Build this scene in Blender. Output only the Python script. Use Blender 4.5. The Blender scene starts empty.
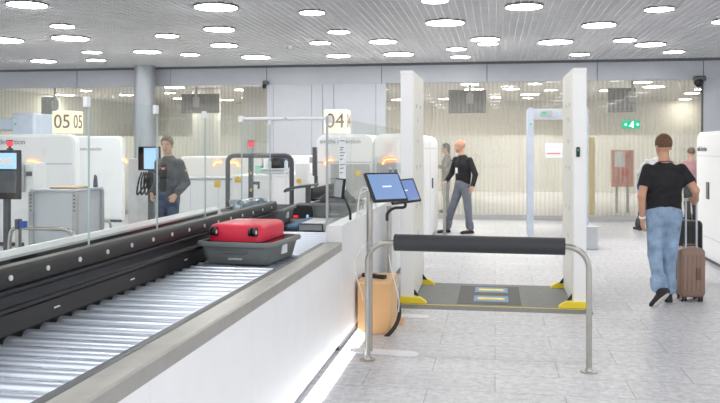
import bpy, bmesh, math, random
import numpy as np
from mathutils import Vector, Matrix
random.seed(7)
PI = math.pi
SC = bpy.context.scene
COL = SC.collection

# ------------------------------------------------------------------ camera model
F = 810.0; HZ = 147.0; CH = 1.63; VPX = 495.0
TH = math.atan((VPX - 360.0) / F); CO = math.cos(TH); SI = math.sin(TH)
def at_d(px, py, d):
    xc = (px - 360.0) * d / F
    return Vector((xc * CO - d * SI, xc * SI + d * CO, CH - (py - HZ) * d / F))
def X_at(px, Y):
    k = (px - VPX) * CO / F
    return k * Y * CO / (1 + k * SI)
def depth(X, Y): return -X * SI + Y * CO
def at_Y(px, py, Y):
    X = X_at(px, Y); d = depth(X, Y)
    return Vector((X, Y, CH - (py - HZ) * d / F))
def on_z(px, py, z):
    d = (CH - z) * F / (py - HZ)
    return at_d(px, py, d)

cam = bpy.data.cameras.new('camera'); camo = bpy.data.objects.new('camera', cam); COL.objects.link(camo)
camo.location = (0, 0, CH); camo.rotation_euler = (PI / 2, 0, TH)
cam.sensor_width = 36; cam.sensor_fit = 'HORIZONTAL'; cam.lens = 36 * F / 720
cam.shift_y = -(201.5 - HZ) / 720; cam.clip_end = 200
SC.camera = camo

# ------------------------------------------------------------------ materials
def mat(name, col, rough=0.5, metal=0.0, emit=0.0, noise=0.05, scale=6.0, spec=0.5, bump=0.0, ecol=None):
    m = bpy.data.materials.new(name); m.use_nodes = True
    nt = m.node_tree; b = nt.nodes['Principled BSDF']
    b.inputs['Roughness'].default_value = rough; b.inputs['Metallic'].default_value = metal
    b.inputs['Specular IOR Level'].default_value = spec
    c = (col[0], col[1], col[2], 1)
    tc = nt.nodes.new('ShaderNodeTexCoord'); n = nt.nodes.new('ShaderNodeTexNoise')
    n.inputs['Scale'].default_value = scale; n.inputs['Detail'].default_value = 3
    nt.links.new(tc.outputs['Object'], n.inputs['Vector'])
    r = nt.nodes.new('ShaderNodeValToRGB')
    r.color_ramp.elements[0].position = 0.3; r.color_ramp.elements[1].position = 0.7
    r.color_ramp.elements[0].color = tuple(max(0, v * (1 - noise)) for v in col[:3]) + (1,)
    r.color_ramp.elements[1].color = tuple(min(1, v * (1 + noise)) for v in col[:3]) + (1,)
    nt.links.new(n.outputs['Fac'], r.inputs['Fac']); nt.links.new(r.outputs['Color'], b.inputs['Base Color'])
    if emit:
        e = ecol or col
        b.inputs['Emission Color'].default_value = (e[0], e[1], e[2], 1); b.inputs['Emission Strength'].default_value = emit
    if bump:
        bp = nt.nodes.new('ShaderNodeBump'); bp.inputs['Strength'].default_value = bump; bp.inputs['Distance'].default_value = 0.01
        nt.links.new(n.outputs['Fac'], bp.inputs['Height']); nt.links.new(bp.outputs['Normal'], b.inputs['Normal'])
    return m

def glass_mat(name, base=0.05, graz=0.6, power=4.0, tint=(0.97, 0.99, 0.985)):
    m = bpy.data.materials.new(name); m.use_nodes = True; nt = m.node_tree; nt.nodes.clear()
    out = nt.nodes.new('ShaderNodeOutputMaterial'); mx = nt.nodes.new('ShaderNodeMixShader')
    t = nt.nodes.new('ShaderNodeBsdfTransparent'); t.inputs['Color'].default_value = (*tint, 1)
    g = nt.nodes.new('ShaderNodeBsdfGlossy'); g.inputs['Roughness'].default_value = 0.02
    lw = nt.nodes.new('ShaderNodeLayerWeight'); lw.inputs['Blend'].default_value = 0.5
    p = nt.nodes.new('ShaderNodeMath'); p.operation = 'POWER'; p.inputs[1].default_value = power
    ml = nt.nodes.new('ShaderNodeMath'); ml.operation = 'MULTIPLY_ADD'; ml.inputs[1].default_value = graz; ml.inputs[2].default_value = base
    nt.links.new(lw.outputs['Facing'], p.inputs[0]); nt.links.new(p.outputs[0], ml.inputs[0])
    nt.links.new(ml.outputs[0], mx.inputs[0]); nt.links.new(t.outputs[0], mx.inputs[1]); nt.links.new(g.outputs[0], mx.inputs[2])
    nt.links.new(mx.outputs[0], out.inputs['Surface'])
    return m

def striped_glass_mat(name):
    m = bpy.data.materials.new(name); m.use_nodes = True; nt = m.node_tree; nt.nodes.clear()
    N = nt.nodes.new; L = nt.links.new
    out = N('ShaderNodeOutputMaterial')
    tc = N('ShaderNodeTexCoord'); mp = N('ShaderNodeMapping'); mp.inputs['Scale'].default_value = (1, 0.0, 0.0)
    L(tc.outputs['Object'], mp.inputs['Vector'])
    w = N('ShaderNodeTexWave'); w.wave_type = 'BANDS'; w.bands_direction = 'X'; w.inputs['Scale'].default_value = 3.3
    w.inputs['Distortion'].default_value = 0.0
    L(mp.outputs[0], w.inputs['Vector'])
    n = N('ShaderNodeTexNoise'); n.inputs['Scale'].default_value = 9.0; n.inputs['Detail'].default_value = 4
    L(mp.outputs[0], n.inputs['Vector'])
    ad = N('ShaderNodeMath'); ad.operation = 'MULTIPLY_ADD'; ad.inputs[1].default_value = 0.09
    L(w.outputs['Fac'], ad.inputs[0])
    r = N('ShaderNodeMapRange'); r.inputs['From Min'].default_value = 0.25; r.inputs['From Max'].default_value = 0.75
    r.inputs['To Min'].default_value = 0.09; r.inputs['To Max'].default_value = 0.13
    L(n.outputs['Fac'], r.inputs['Value']); L(r.outputs[0], ad.inputs[2])
    t = N('ShaderNodeBsdfTransparent'); t.inputs['Color'].default_value = (0.97, 0.97, 0.95, 1)
    d = N('ShaderNodeBsdfDiffuse'); d.inputs['Color'].default_value = (0.86, 0.84, 0.78, 1)
    tl = N('ShaderNodeBsdfTranslucent'); tl.inputs['Color'].default_value = (0.9, 0.88, 0.82, 1)
    dm = N('ShaderNodeMixShader'); dm.inputs[0].default_value = 0.5; L(d.outputs[0], dm.inputs[1]); L(tl.outputs[0], dm.inputs[2])
    mx = N('ShaderNodeMixShader'); L(ad.outputs[0], mx.inputs[0]); L(t.outputs[0], mx.inputs[1]); L(dm.outputs[0], mx.inputs[2])
    g = N('ShaderNodeBsdfGlossy'); g.inputs['Roughness'].default_value = 0.03
    mg = N('ShaderNodeMixShader'); mg.inputs[0].default_value = 0.04; L(mx.outputs[0], mg.inputs[1]); L(g.outputs[0], mg.inputs[2])
    L(mg.outputs[0], out.inputs['Surface'])
    return m

def floor_mat():
    m = bpy.data.materials.new('granite_tiles'); m.use_nodes = True; nt = m.node_tree; b = nt.nodes['Principled BSDF']
    N = nt.nodes.new; L = nt.links.new
    tc = N('ShaderNodeTexCoord')
    br = N('ShaderNodeTexBrick'); br.inputs['Scale'].default_value = 1.0
    br.inputs['Brick Width'].default_value = 0.9; br.inputs['Row Height'].default_value = 0.42
    br.inputs['Mortar Size'].default_value = 0.0035; br.inputs['Mortar Smooth'].default_value = 0.2
    br.inputs['Color1'].default_value = (0.62, 0.62, 0.645, 1); br.inputs['Color2'].default_value = (0.67, 0.67, 0.695, 1)
    br.inputs['Mortar'].default_value = (0.34, 0.34, 0.35, 1)
    L(tc.outputs['Object'], br.inputs['Vector'])
    n = N('ShaderNodeTexNoise'); n.inputs['Scale'].default_value = 17; n.inputs['Detail'].default_value = 8; n.inputs['Roughness'].default_value = 0.75
    L(tc.outputs['Object'], n.inputs['Vector'])
    r = N('ShaderNodeValToRGB'); r.color_ramp.elements[0].position = 0.36; r.color_ramp.elements[1].position = 0.62
    r.color_ramp.elements[0].color = (0.70, 0.70, 0.715, 1); r.color_ramp.elements[1].color = (1.12, 1.12, 1.12, 1)
    L(n.outputs['Fac'], r.inputs['Fac'])
    n2 = N('ShaderNodeTexNoise'); n2.inputs['Scale'].default_value = 1.1; n2.inputs['Detail'].default_value = 3
    L(tc.outputs['Object'], n2.inputs['Vector'])
    r2 = N('ShaderNodeMapRange'); r2.inputs['To Min'].default_value = 0.9; r2.inputs['To Max'].default_value = 1.08
    L(n2.outputs['Fac'], r2.inputs['Value'])
    mm = N('ShaderNodeMix'); mm.data_type = 'RGBA'; mm.blend_type = 'MULTIPLY'; mm.inputs[0].default_value = 1
    L(br.outputs['Color'], mm.inputs[6]); L(r.outputs['Color'], mm.inputs[7])
    m2 = N('ShaderNodeMix'); m2.data_type = 'RGBA'; m2.blend_type = 'MULTIPLY'; m2.inputs[0].default_value = 1
    L(mm.outputs[2], m2.inputs[6]); L(r2.outputs[0], m2.inputs[7])
    L(m2.outputs[2], b.inputs['Base Color'])
    b.inputs['Roughness'].default_value = 0.38; b.inputs['Specular IOR Level'].default_value = 0.4
    return m

M = {}
M['floor'] = floor_mat()
M['grid'] = mat('ceiling_grid_grey', (0.78, 0.78, 0.79), 0.45)
M['void'] = mat('ceiling_void_dark', (0.26, 0.26, 0.26), 0.9)
M['header'] = mat('header_panel_grey', (0.47, 0.49, 0.53), 0.35, noise=0.02)
M['wallpanel'] = mat('wall_panel_pale_grey', (0.52, 0.54, 0.585), 0.4, noise=0.02)
M['seam'] = mat('seam_dark_grey', (0.16, 0.17, 0.18), 0.7)
M['column'] = mat('column_steel_grey', (0.42, 0.455, 0.49), 0.3, 0.3, noise=0.03)
M['beige'] = mat('far_wall_beige', (0.64, 0.61, 0.54), 0.8)
M['cream'] = mat('partition_cream', (0.70, 0.69, 0.655), 0.6, noise=0.02)
M['base'] = mat('baseboard_grey', (0.42, 0.42, 0.42), 0.5)
M['white'] = mat('white_laminate', (0.88, 0.885, 0.90), 0.4, noise=0.015)
M['machine'] = mat('machine_white_paint', (0.88, 0.885, 0.89), 0.35, noise=0.01)
M['mgrey'] = mat('machine_grey_panel', (0.45, 0.46, 0.47), 0.4)
M['lgrey'] = mat('light_grey_metal', (0.58, 0.61, 0.65), 0.4, noise=0.02)
M['glass'] = glass_mat('clear_glass', 0.018, 0.26, 3.6)
M['gedge'] = mat('glass_edge_green_grey', (0.42, 0.50, 0.50), 0.2)
M['frit'] = striped_glass_mat('striped_glass')
M['lamp'] = mat('lamp_diffuser', (1, 1, 0.97), 0.5, emit=20.0, ecol=(1.0, 0.985, 0.95))
M['lampfar'] = mat('lamp_diffuser_warm', (1, 0.98, 0.9), 0.5, emit=40.0, ecol=(1.0, 0.96, 0.84))
M['ring'] = mat('lamp_trim_dark', (0.16, 0.16, 0.16), 0.5)
M['roller'] = mat('roller_steel', (0.60, 0.65, 0.75), 0.34, 0.93, noise=0.04, scale=9)
M['black'] = mat('black_coated_metal', (0.012, 0.012, 0.014), 0.42)
M['blackm'] = mat('black_plastic', (0.02, 0.02, 0.022), 0.45)
M['dark'] = mat('dark_grey_frame', (0.085, 0.09, 0.10), 0.4)
M['steel'] = mat('brushed_steel', (0.46, 0.445, 0.41), 0.32, 0.85, noise=0.05, scale=20)
M['edge'] = mat('counter_edge_steel', (0.43, 0.42, 0.395), 0.38, 0.5, noise=0.06, scale=12)
M['bolt'] = mat('bolt_zinc', (0.85, 0.85, 0.85), 0.35, 0.3)
M['red'] = mat('suitcase_red', (0.74, 0.013, 0.055), 0.4, noise=0.05)
M['tray'] = mat('tray_grey_plastic', (0.19, 0.205, 0.21), 0.5, noise=0.04)
M['traydk'] = mat('tray_inside_grey', (0.13, 0.14, 0.145), 0.55)
M['pad'] = mat('black_foam_pad', (0.035, 0.037, 0.042), 0.55, bump=0.1, scale=40)
M['yellow'] = mat('yellow_bracket', (0.95, 0.74, 0.04), 0.5)
M['mat'] = mat('rubber_mat_grey', (0.20, 0.205, 0.20), 0.7, noise=0.12, scale=30)
M['matdk'] = mat('mat_centre_dark', (0.055, 0.055, 0.055), 0.6, noise=0.35, scale=60)
M['blue'] = mat('marking_blue', (0.13, 0.27, 0.46), 0.5)
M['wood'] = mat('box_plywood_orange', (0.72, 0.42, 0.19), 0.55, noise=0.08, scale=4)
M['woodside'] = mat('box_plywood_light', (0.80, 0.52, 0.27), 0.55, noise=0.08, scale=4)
M['portal'] = mat('scanner_panel_white', (0.90, 0.90, 0.90), 0.35, noise=0.01)
M['portalin'] = mat('scanner_panel_cream', (0.90, 0.885, 0.83), 0.4, noise=0.01)
M['screen'] = mat('screen_blue', (0.02, 0.04, 0.10), 0.15, emit=0.72, ecol=(0.21, 0.31, 0.52))
M['screendeep'] = mat('screen_blue_deep', (0.02, 0.04, 0.10), 0.15, emit=0.66, ecol=(0.19, 0.27, 0.50))
M['screenlt'] = mat('screen_pale_blue', (0.05, 0.08, 0.12), 0.2, emit=0.8, ecol=(0.36, 0.60, 0.88))
M['screentxt'] = mat('screen_text', (0.5, 0.6, 0.8), 0.3, emit=0.6, ecol=(0.6, 0.75, 1.0))
M['sign'] = mat('sign_face_cream', (0.80, 0.76, 0.58), 0.5, emit=0.28, ecol=(1.0, 0.93, 0.66))
M['digit'] = mat('sign_digit_brown', (0.20, 0.13, 0.09), 0.6)
M['logo'] = mat('lettering_grey', (0.20, 0.20, 0.22), 0.5)
M['orange'] = mat('arc_light_orange', (0.9, 0.25, 0.08), 0.4, emit=1.2, ecol=(1.0, 0.33, 0.12))
M['arccore'] = mat('arc_light_core', (1.0, 0.7, 0.4), 0.4, emit=1.5, ecol=(1.0, 0.62, 0.32))
M['beacon'] = mat('beacon_red', (0.8, 0.02, 0.04), 0.3, emit=0.5, ecol=(0.9, 0.03, 0.05))
M['led'] = mat('led_strip_white', (1, 1, 1), 0.5, emit=2.2, ecol=(0.95, 0.97, 1.0))
M['cable'] = mat('cable_white', (0.85, 0.85, 0.85), 0.5)
M['hose'] = mat('hose_black', (0.02, 0.02, 0.02), 0.5)
M['bluehead'] = mat('stanchion_blue', (0.03, 0.11, 0.42), 0.4)
M['green'] = mat('exit_sign_green', (0.0, 0.45, 0.24), 0.4, emit=0.2, ecol=(0.04, 0.6, 0.32))
M['signwhite'] = mat('exit_pictogram_white', (0.95, 1, 0.97), 0.4, emit=0.9, ecol=(0.95, 1.0, 0.97))
M['tv'] = mat('tv_back_dark', (0.07, 0.07, 0.08), 0.5)
M['paper'] = mat('paper_white', (0.92, 0.93, 0.96), 0.7, noise=0.01)
M['redprint'] = mat('print_red', (0.75, 0.12, 0.10), 0.6)
M['paleblue'] = mat('scanner_pale_blue', (0.55, 0.61, 0.71), 0.4)
M['brown'] = mat('suitcase_brown', (0.30, 0.19, 0.145), 0.4, noise=0.05)
M['browndk'] = mat('suitcase_brown_dark', (0.17, 0.105, 0.08), 0.45)
M['cloth_black'] = mat('bag_black_cloth', (0.025, 0.025, 0.028), 0.7, noise=0.3, scale=20, bump=0.3)
M['clothblue'] = mat('bundle_blue_film', (0.14, 0.20, 0.27), 0.25, noise=0.5, scale=14, bump=0.5)
M['green2'] = mat('pale_green_plastic', (0.35, 0.68, 0.55), 0.4)
M['bluecap'] = mat('bottle_cap_blue', (0.06, 0.2, 0.55), 0.4)
M['bottle'] = mat('bottle_pale_plastic', (0.62, 0.70, 0.76), 0.2)
M['bluebox'] = mat('folder_cover', (0.30, 0.28, 0.30), 0.5)
M['btn'] = mat('button_yellow', (0.85, 0.55, 0.05), 0.5)
M['yellowboard'] = mat('yellow_strip', (0.80, 0.62, 0.18), 0.5)
M['cab'] = mat('fire_cabinet_red', (0.75, 0.26, 0.20), 0.5)

# ------------------------------------------------------------------ mesh builder
class MB:
    def __init__(s): s.bm = bmesh.new(); s.mi = 0
    def _set(s, faces):
        for f in faces: f.material_index = s.mi
    def box(s, x0, x1, y0, y1, z0, z1):
        x0, x1 = sorted((x0, x1)); y0, y1 = sorted((y0, y1)); z0, z1 = sorted((z0, z1))
        v = [s.bm.verts.new((x, y, z)) for z in (z0, z1) for y in (y0, y1) for x in (x0, x1)]
        s._set([s.bm.faces.new([v[i] for i in q]) for q in ((0, 2, 3, 1), (4, 5, 7, 6), (0, 1, 5, 4), (2, 6, 7, 3), (0, 4, 6, 2), (1, 3, 7, 5))])
        return s
    def prism(s, pts, axis, a, b):
        # pts: 2D outline, extruded along 'x','y' or 'z' from a to b
        def mk(p, t):
            return {'x': (t, p[0], p[1]), 'y': (p[0], t, p[1]), 'z': (p[0], p[1], t)}[axis]
        A = [s.bm.verts.new(mk(p, a)) for p in pts]; B = [s.bm.verts.new(mk(p, b)) for p in pts]
        n = len(pts); fs = [s.bm.faces.new(A), s.bm.faces.new(B[::-1])]
        for i in range(n): fs.append(s.bm.faces.new((A[i], B[i], B[(i + 1) % n], A[(i + 1) % n])))
        s._set(fs); return s
    def loft(s, rings, cap=True, closed=True):
        R = [[s.bm.verts.new(p) for p in r] for r in rings]; fs = []
        n = len(R[0])
        for a, b in zip(R, R[1:]):
            for i in range(n if closed else n - 1):
                j = (i + 1) % n
                fs.append(s.bm.faces.new((a[i], a[j], b[j], b[i])))
        if cap: fs.append(s.bm.faces.new(R[0][::-1])); fs.append(s.bm.faces.new(R[-1]))
        s._set(fs); return s
    def cyl(s, a, b, r, r2=None, n=16):
        a = Vector(a); b = Vector(b); r2 = r if r2 is None else r2
        d = (b - a).normalized(); u = d.orthogonal().normalized(); w = d.cross(u)
        ring = lambda c, q: [c + (u * math.cos(2 * PI * i / n) + w * math.sin(2 * PI * i / n)) * q for i in range(n)]
        return s.loft([ring(a, r), ring(b, r2)])
    def tube(s, pts, r, n=10):
        pts = [Vector(p) for p in pts]; rings = []; u = None
        for i, p in enumerate(pts):
            t = (pts[min(i + 1, len(pts) - 1)] - pts[max(i - 1, 0)]).normalized()
            if u is None: u = t.orthogonal().normalized()
            else: u = (u - t * u.dot(t)).normalized()
            w = t.cross(u); rr = r(i / (len(pts) - 1)) if callable(r) else r
            rings.append([p + (u * math.cos(2 * PI * k / n) + w * math.sin(2 * PI * k / n)) * rr for k in range(n)])
        return s.loft(rings)
    def sphere(s, c, r, n=14, m=9, sc=(1, 1, 1)):
        c = Vector(c); rings = []
        for j in range(1, m):
            t = PI * j / m
            rings.append([c + Vector((r * sc[0] * math.sin(t) * math.cos(2 * PI * i / n), r * sc[1] * math.sin(t) * math.sin(2 * PI * i / n), -r * sc[2] * math.cos(t))) for i in range(n)])
        return s.loft(rings)
    def rbox(s, x0, x1, y0, y1, z0, z1, r, axis='y', seg=5):
        # box with rounded outline, extruded along axis
        def rr(u0, u1, v0, v1):
            out = []
            for cx, cy, a0 in ((u1 - r, v0 + r, -PI / 2), (u1 - r, v1 - r, 0), (u0 + r, v1 - r, PI / 2), (u0 + r, v0 + r, PI)):
                for k in range(seg + 1):
                    a = a0 + PI / 2 * k / seg; out.append((cx + r * math.cos(a), cy + r * math.sin(a)))
            return out
        if axis == 'y': return s.prism(rr(x0, x1, z0, z1), 'y', y0, y1)
        if axis == 'x': return s.prism(rr(y0, y1, z0, z1), 'x', x0, x1)
        return s.prism(rr(x0, x1, y0, y1), 'z', z0, z1)
    def xform(s, mx):
        bmesh.ops.transform(s.bm, matrix=mx, verts=s.bm.verts[:]); return s
    def build(s, name, mats, parent=None, bevel=0.0, smooth=True, seg=2):
        bmesh.ops.recalc_face_normals(s.bm, faces=s.bm.faces[:])
        me = bpy.data.meshes.new(name); s.bm.to_mesh(me); s.bm.free()
        return link_mesh(name, me, mats, parent, bevel, smooth, seg)

def off(o):
    v = Vector((0, 0, 0))
    while o is not None: v += o.location; o = o.parent
    return v
def link_mesh(name, me, mats, parent=None, bevel=0.0, smooth=True, seg=2):
    for m in (mats if isinstance(mats, (list, tuple)) else [mats]): me.materials.append(m)
    o = bpy.data.objects.new(name, me); COL.objects.link(o)
    if parent is not None:
        me.transform(Matrix.Translation(-off(parent))); o.parent = parent
    if bevel:
        b = o.modifiers.new('bevel', 'BEVEL'); b.width = bevel; b.segments = seg; b.limit_method = 'ANGLE'; b.angle_limit = math.radians(35)
    if smooth:
        me.set_sharp_from_angle(angle=math.radians(38)) if hasattr(me, 'set_sharp_from_angle') else None
        for p in me.polygons: p.use_smooth = True
    return o
def thing(name, label, cat, loc=(0, 0, 0), rz=0.0, group=None):
    o = bpy.data.objects.new(name, None); COL.objects.link(o); o.empty_display_size = 0.1
    o.location = loc; o.rotation_euler = (0, 0, rz)
    return tag(o, label, cat, group)
def tag(o, label, cat, group=None):
    o['label'] = label; o['category'] = cat
    if group: o['group'] = group
    return o
def struct(o): o['kind'] = 'structure'; return o
def origin(o, loc):
    # move a single-mesh thing's origin to its base
    loc = Vector(loc); o.data.transform(Matrix.Translation(-loc)); o.location = loc; return o
def dup(o, label=None, parent=None):
    c = o.copy(); COL.objects.link(c)
    if parent is not None: c.parent = parent
    if label: c['label'] = label
    for ch in list(o.children): dup(ch, None, c)
    return c
def legs(parent, boxes, m, name='leg'):
    for q in boxes:
        b = MB(); b.box(*q); b.build(name, m, parent, bevel=.004)
def bez(pts, n=12):
    # Catmull-Rom through points
    P = [Vector(p) for p in pts]; P = [P[0] * 2 - P[1]] + P + [P[-1] * 2 - P[-2]]; out = []
    for i in range(1, len(P) - 2):
        for k in range(n):
            t = k / n; a, b, c, d = P[i - 1], P[i], P[i + 1], P[i + 2]
            out.append(0.5 * ((2 * b) + (c - a) * t + (2 * a - 5 * b + 4 * c - d) * t * t + (3 * b - a - 3 * c + d) * t ** 3))
    out.append(P[-2]); return out
def text_mesh(s, size, depth=0.002, align='CENTER'):
    cu = bpy.data.curves.new('lettering', 'FONT'); cu.body = s; cu.size = size; cu.extrude = depth; cu.align_x = align; cu.align_y = 'CENTER'
    o = bpy.data.objects.new('lettering', cu); COL.objects.link(o)
    dg = bpy.context.evaluated_depsgraph_get(); me = bpy.data.meshes.new_from_object(o.evaluated_get(dg))
    bpy.data.objects.remove(o); bpy.data.curves.remove(cu); return me
def text(name, s, size, loc, face, m, parent, sx=1.0, depth=0.002, align='CENTER'):
    # face: '-y' (towards camera), '+x', '-x', '+z'
    me = text_mesh(s, size, depth, align)
    R = {'-y': Matrix.Rotation(PI / 2, 4, 'X'),
         '+x': Matrix.Rotation(PI / 2, 4, 'Z') @ Matrix.Rotation(PI / 2, 4, 'X'),
         '-x': Matrix.Rotation(-PI / 2, 4, 'Z') @ Matrix.Rotation(PI / 2, 4, 'X'),
         '+z': Matrix.Identity(4)}[face]
    me.transform(Matrix.Translation(Vector(loc)) @ R @ Matrix.Diagonal((sx, 1, 1, 1)))
    return link_mesh(name, me, m, parent, smooth=False)
# ================================================================== the room
CZ = 3.54          # ceiling height
WY = 18.45         # back wall
b = MB(); b.box(-16, 11, -3, 36, -0.1, 0); fl = struct(b.build('floor', M['floor'], smooth=False))
# open-cell ceiling grid
b = MB(); PITCH = 0.107
x = -14.0
while x < 10: b.box(x - 0.006, x + 0.006, 2.5, WY - 0.06, CZ, CZ + 0.055); x += PITCH
y = 2.5
while y < WY - 0.06: b.box(-14, 10, y - 0.004, y + 0.004, CZ + 0.004, CZ + 0.055); y += PITCH
struct(b.build('ceiling', M['grid'], smooth=False))
b = MB(); b.box(-16, 11, 0.5, 36, CZ + 0.42, CZ + 0.5); struct(b.build('ceiling', M['void'], smooth=False))
b = MB(); b.box(-16, 11, WY + 0.16, 35, CZ, CZ + 0.05); struct(b.build('ceiling', M['grid'], smooth=False))
# header band over the glass
HB = at_Y(500, 82, WY).z
seams = [-14] + [X_at(p, WY) for p in (78, 171, 267, 382, 487, 597, 703)] + [8]
b = MB()
for a, c in zip(seams, seams[1:]): b.box(a + 0.008, c - 0.008, WY - 0.05, WY + 0.1, HB, CZ - 0.05)
b.mi = 1; b.box(-14, 8, WY - 0.03, WY + 0.09, HB + 0.004, CZ + 0.3)
struct(b.build('trim_1', [M['header'], M['seam']], bevel=0.004, smooth=False))
# solid wall section
xs = [X_at(p, WY) for p in (267, 273.5, 312, 323, 334, 376, 386)]
b = MB()
for a, c in zip(xs, xs[1:]): b.box(a + 0.006, c - 0.006, WY - 0.03, WY + 0.1, 0, HB)
b.mi = 1; b.box(xs[0] + .01, xs[-1] - .01, WY - 0.015, WY + 0.08, 0, HB)
struct(b.build('wall_back', [M['wallpanel'], M['seam']], smooth=False))
xr = X_at(703, WY)
b = MB(); b.box(xr, 8, WY - 0.06, WY + 0.1, 0, HB); b.mi = 1; b.box(xr - 0.03, xr, WY - 0.03, WY + .06, 0, HB)
struct(b.build('wall_right', [M['wallpanel'], M['seam']], smooth=False))
# striped glass
def window(n, xa, xb, cuts):
    b = MB(); e = [xa] + cuts + [xb]
    for a, c in zip(e, e[1:]): b.box(a + 0.004, c - 0.004, WY, WY + 0.012, 0.11, HB + 0.02)
    struct(b.build('window_%d' % n, M['frit'], smooth=False))
window(1, -14, X_at(140, WY), [X_at(60, WY)])
window(2, X_at(150, WY), xs[0], [])
window(3, xs[-1], xr - 0.03, [X_at(432, WY), X_at(568, WY)])
b = MB()
for a, c in ((-14, xs[0]), (xs[-1], xr)): b.box(a, c, WY - 0.04, WY + 0.06, 0, 0.11)
struct(b.build('baseboard_back', M['base'], smooth=False))
# round steel column
cp = at_Y(145, 100, WY - 0.35)
b = MB(); b.cyl((cp.x, cp.y, 0), (cp.x, cp.y, CZ + .05), 0.245, n=40); o = b.build('column', M['column']); struct(o)
# hall behind the glass
b = MB(); b.box(-16.2, -16, WY - 1, 34.7, 0, CZ + .5); struct(b.build('wall_left', M['beige'], smooth=False))
b = MB(); b.box(11, 11.2, WY + .1, 34.7, 0, CZ + .5); struct(b.build('wall_right', M['beige'], smooth=False))
b = MB(); b.box(-16, 11, 34.5, 34.7, 0, CZ + .1); struct(b.build('wall_far', M['beige'], smooth=False))
b = MB(); b.box(X_at(386, 30), 10.9, 30, 30.1, 0, 2.05); b.box(-15.9, X_at(265, 30), 30, 30.1, 0, 2.05)
struct(b.build('wall_partition', M['cream'], smooth=False))
for px in (205, 255):
    p = at_Y(px, 100, 25.2); b = MB(); b.box(p.x - .35, p.x + .35, 25.0, 25.7, 0, CZ); struct(b.build('column', M['cream'], smooth=False))

# ------------------------------------------------------------------ ceiling lamps
big = 0.0
def downlight(px, py, w, label, group, zc=CZ, dm='lamp'):
    d = (zc - 0.015 - CH) * F / (HZ - py); p = at_d(px, py, d); r = 0.5 * w * d / F
    t = thing('ceiling_light', label, 'ceiling light', (p.x, p.y, zc - 0.02), group=group)
    n = 36; ring = lambda q, z: [(p.x + q * math.cos(2 * PI * i / n), p.y + q * math.sin(2 * PI * i / n), z) for i in range(n)]
    b = MB(); b.loft([ring(r * 1.0, zc - 0.018), ring(r * 1.07, zc - 0.018), ring(r * 1.07, zc + 0.07), ring(r * 1.0, zc + 0.07), ring(r, zc - 0.018)], cap=False)
    b.build('trim_ring', M['ring'], t)
    b = MB(); b.loft([ring(r, zc - 0.02), ring(r, zc + 0.03)]); b.build('diffuser', M[dm], t)
G1 = 'round downlights in the grid ceiling'
LAMPS = [
 (27, 5, 38, 'large round downlight at the top left corner of the grid ceiling'),
 (62.5, 26.5, 23, 'small round downlight just behind the large one at the top left corner'),
 (70.5, 38.5, 35, 'large round downlight in front of a close pair of small ones, left of the column'),
 (4, 40.3, 36, 'round downlight cut by the left edge of the picture'),
 (92, 52.3, 18.5, 'small round downlight, front one of the close pair left of the column'),
 (96, 60.2, 18, 'small round downlight, rear one of the close pair left of the column'),
 (43.5, 61.3, 23.5, 'round downlight nearest the header above the illuminated 05 sign'),
 (216, 7.5, 42, 'largest round downlight, front one of the row of three right of the column'),
 (219.3, 29.5, 30, 'round downlight, middle one of the row of three right of the column'),
 (224, 45.5, 26, 'round downlight, rear one of the row of three right of the column'),
 (167, 36, 22, 'small round downlight above and right of the column top'),
 (147.6, 51.8, 26, 'round downlight directly above the top of the round steel column'),
 (190, 54.7, 18, 'smallest round downlight right of the column, near the header'),
 (312, 12.8, 24.5, 'front round downlight of the ceiling part above the illuminated 04 sign'),
 (339, 32, 21.5, 'second round downlight from the front above the illuminated 04 sign'),
 (320, 43, 20, 'small round downlight right of the ceiling sensor'),
 (338.6, 56, 24, 'round downlight nearest the header above the illuminated 04 sign'),
 (256, 57.3, 28, 'long looking round downlight near the header, left of the ceiling sensor'),
 (435, 1.0, 26, 'round downlight cut by the top edge above the left scanner panel'),
 (445, 23, 37.5, 'large round downlight above the bald man, second from the top edge'),
 (383, 41.8, 27, 'round downlight above and left of the left scanner panel, front of two'),
 (398.6, 54.4, 29, 'round downlight directly above the left scanner panel, nearest the header'),
 (456.4, 49.2, 19.5, 'small round downlight, front one of two stacked above the bald man'),
 (460.3, 57, 19, 'small round downlight, rear one of two stacked above the bald man'),
 (485, 39.6, 28, 'larger round downlight of the touching pair in the middle of the grid ceiling'),
 (488, 44, 20, 'smaller round downlight of the touching pair in the middle of the grid ceiling'),
 (524, 7, 36, 'large round downlight at the top edge left of the right scanner panel'),
 (599, 25.3, 32, 'large round downlight, front one above the right scanner panel'),
 (555.5, 42.2, 33, 'large round downlight above the walk-through metal detector'),
 (579.6, 54.5, 19, 'small round downlight directly above the right scanner panel'),
 (659, 9.5, 27.5, 'round downlight at the top edge above the man in the black shirt'),
 (727, 21.5, 28, 'round downlight cut by the right edge of the picture'),
 (625, 40.4, 21.6, 'small round downlight, left one of the row of three at the right'),
 (650.3, 44.7, 28.3, 'larger round downlight, middle one of the row of three at the right'),
 (674, 52, 19.7, 'small round downlight, right one of the row of three at the right'),
]
for a in LAMPS: downlight(a[0], a[1], a[2], a[3], G1)
G2 = 'round lamps behind the striped glass'
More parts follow.
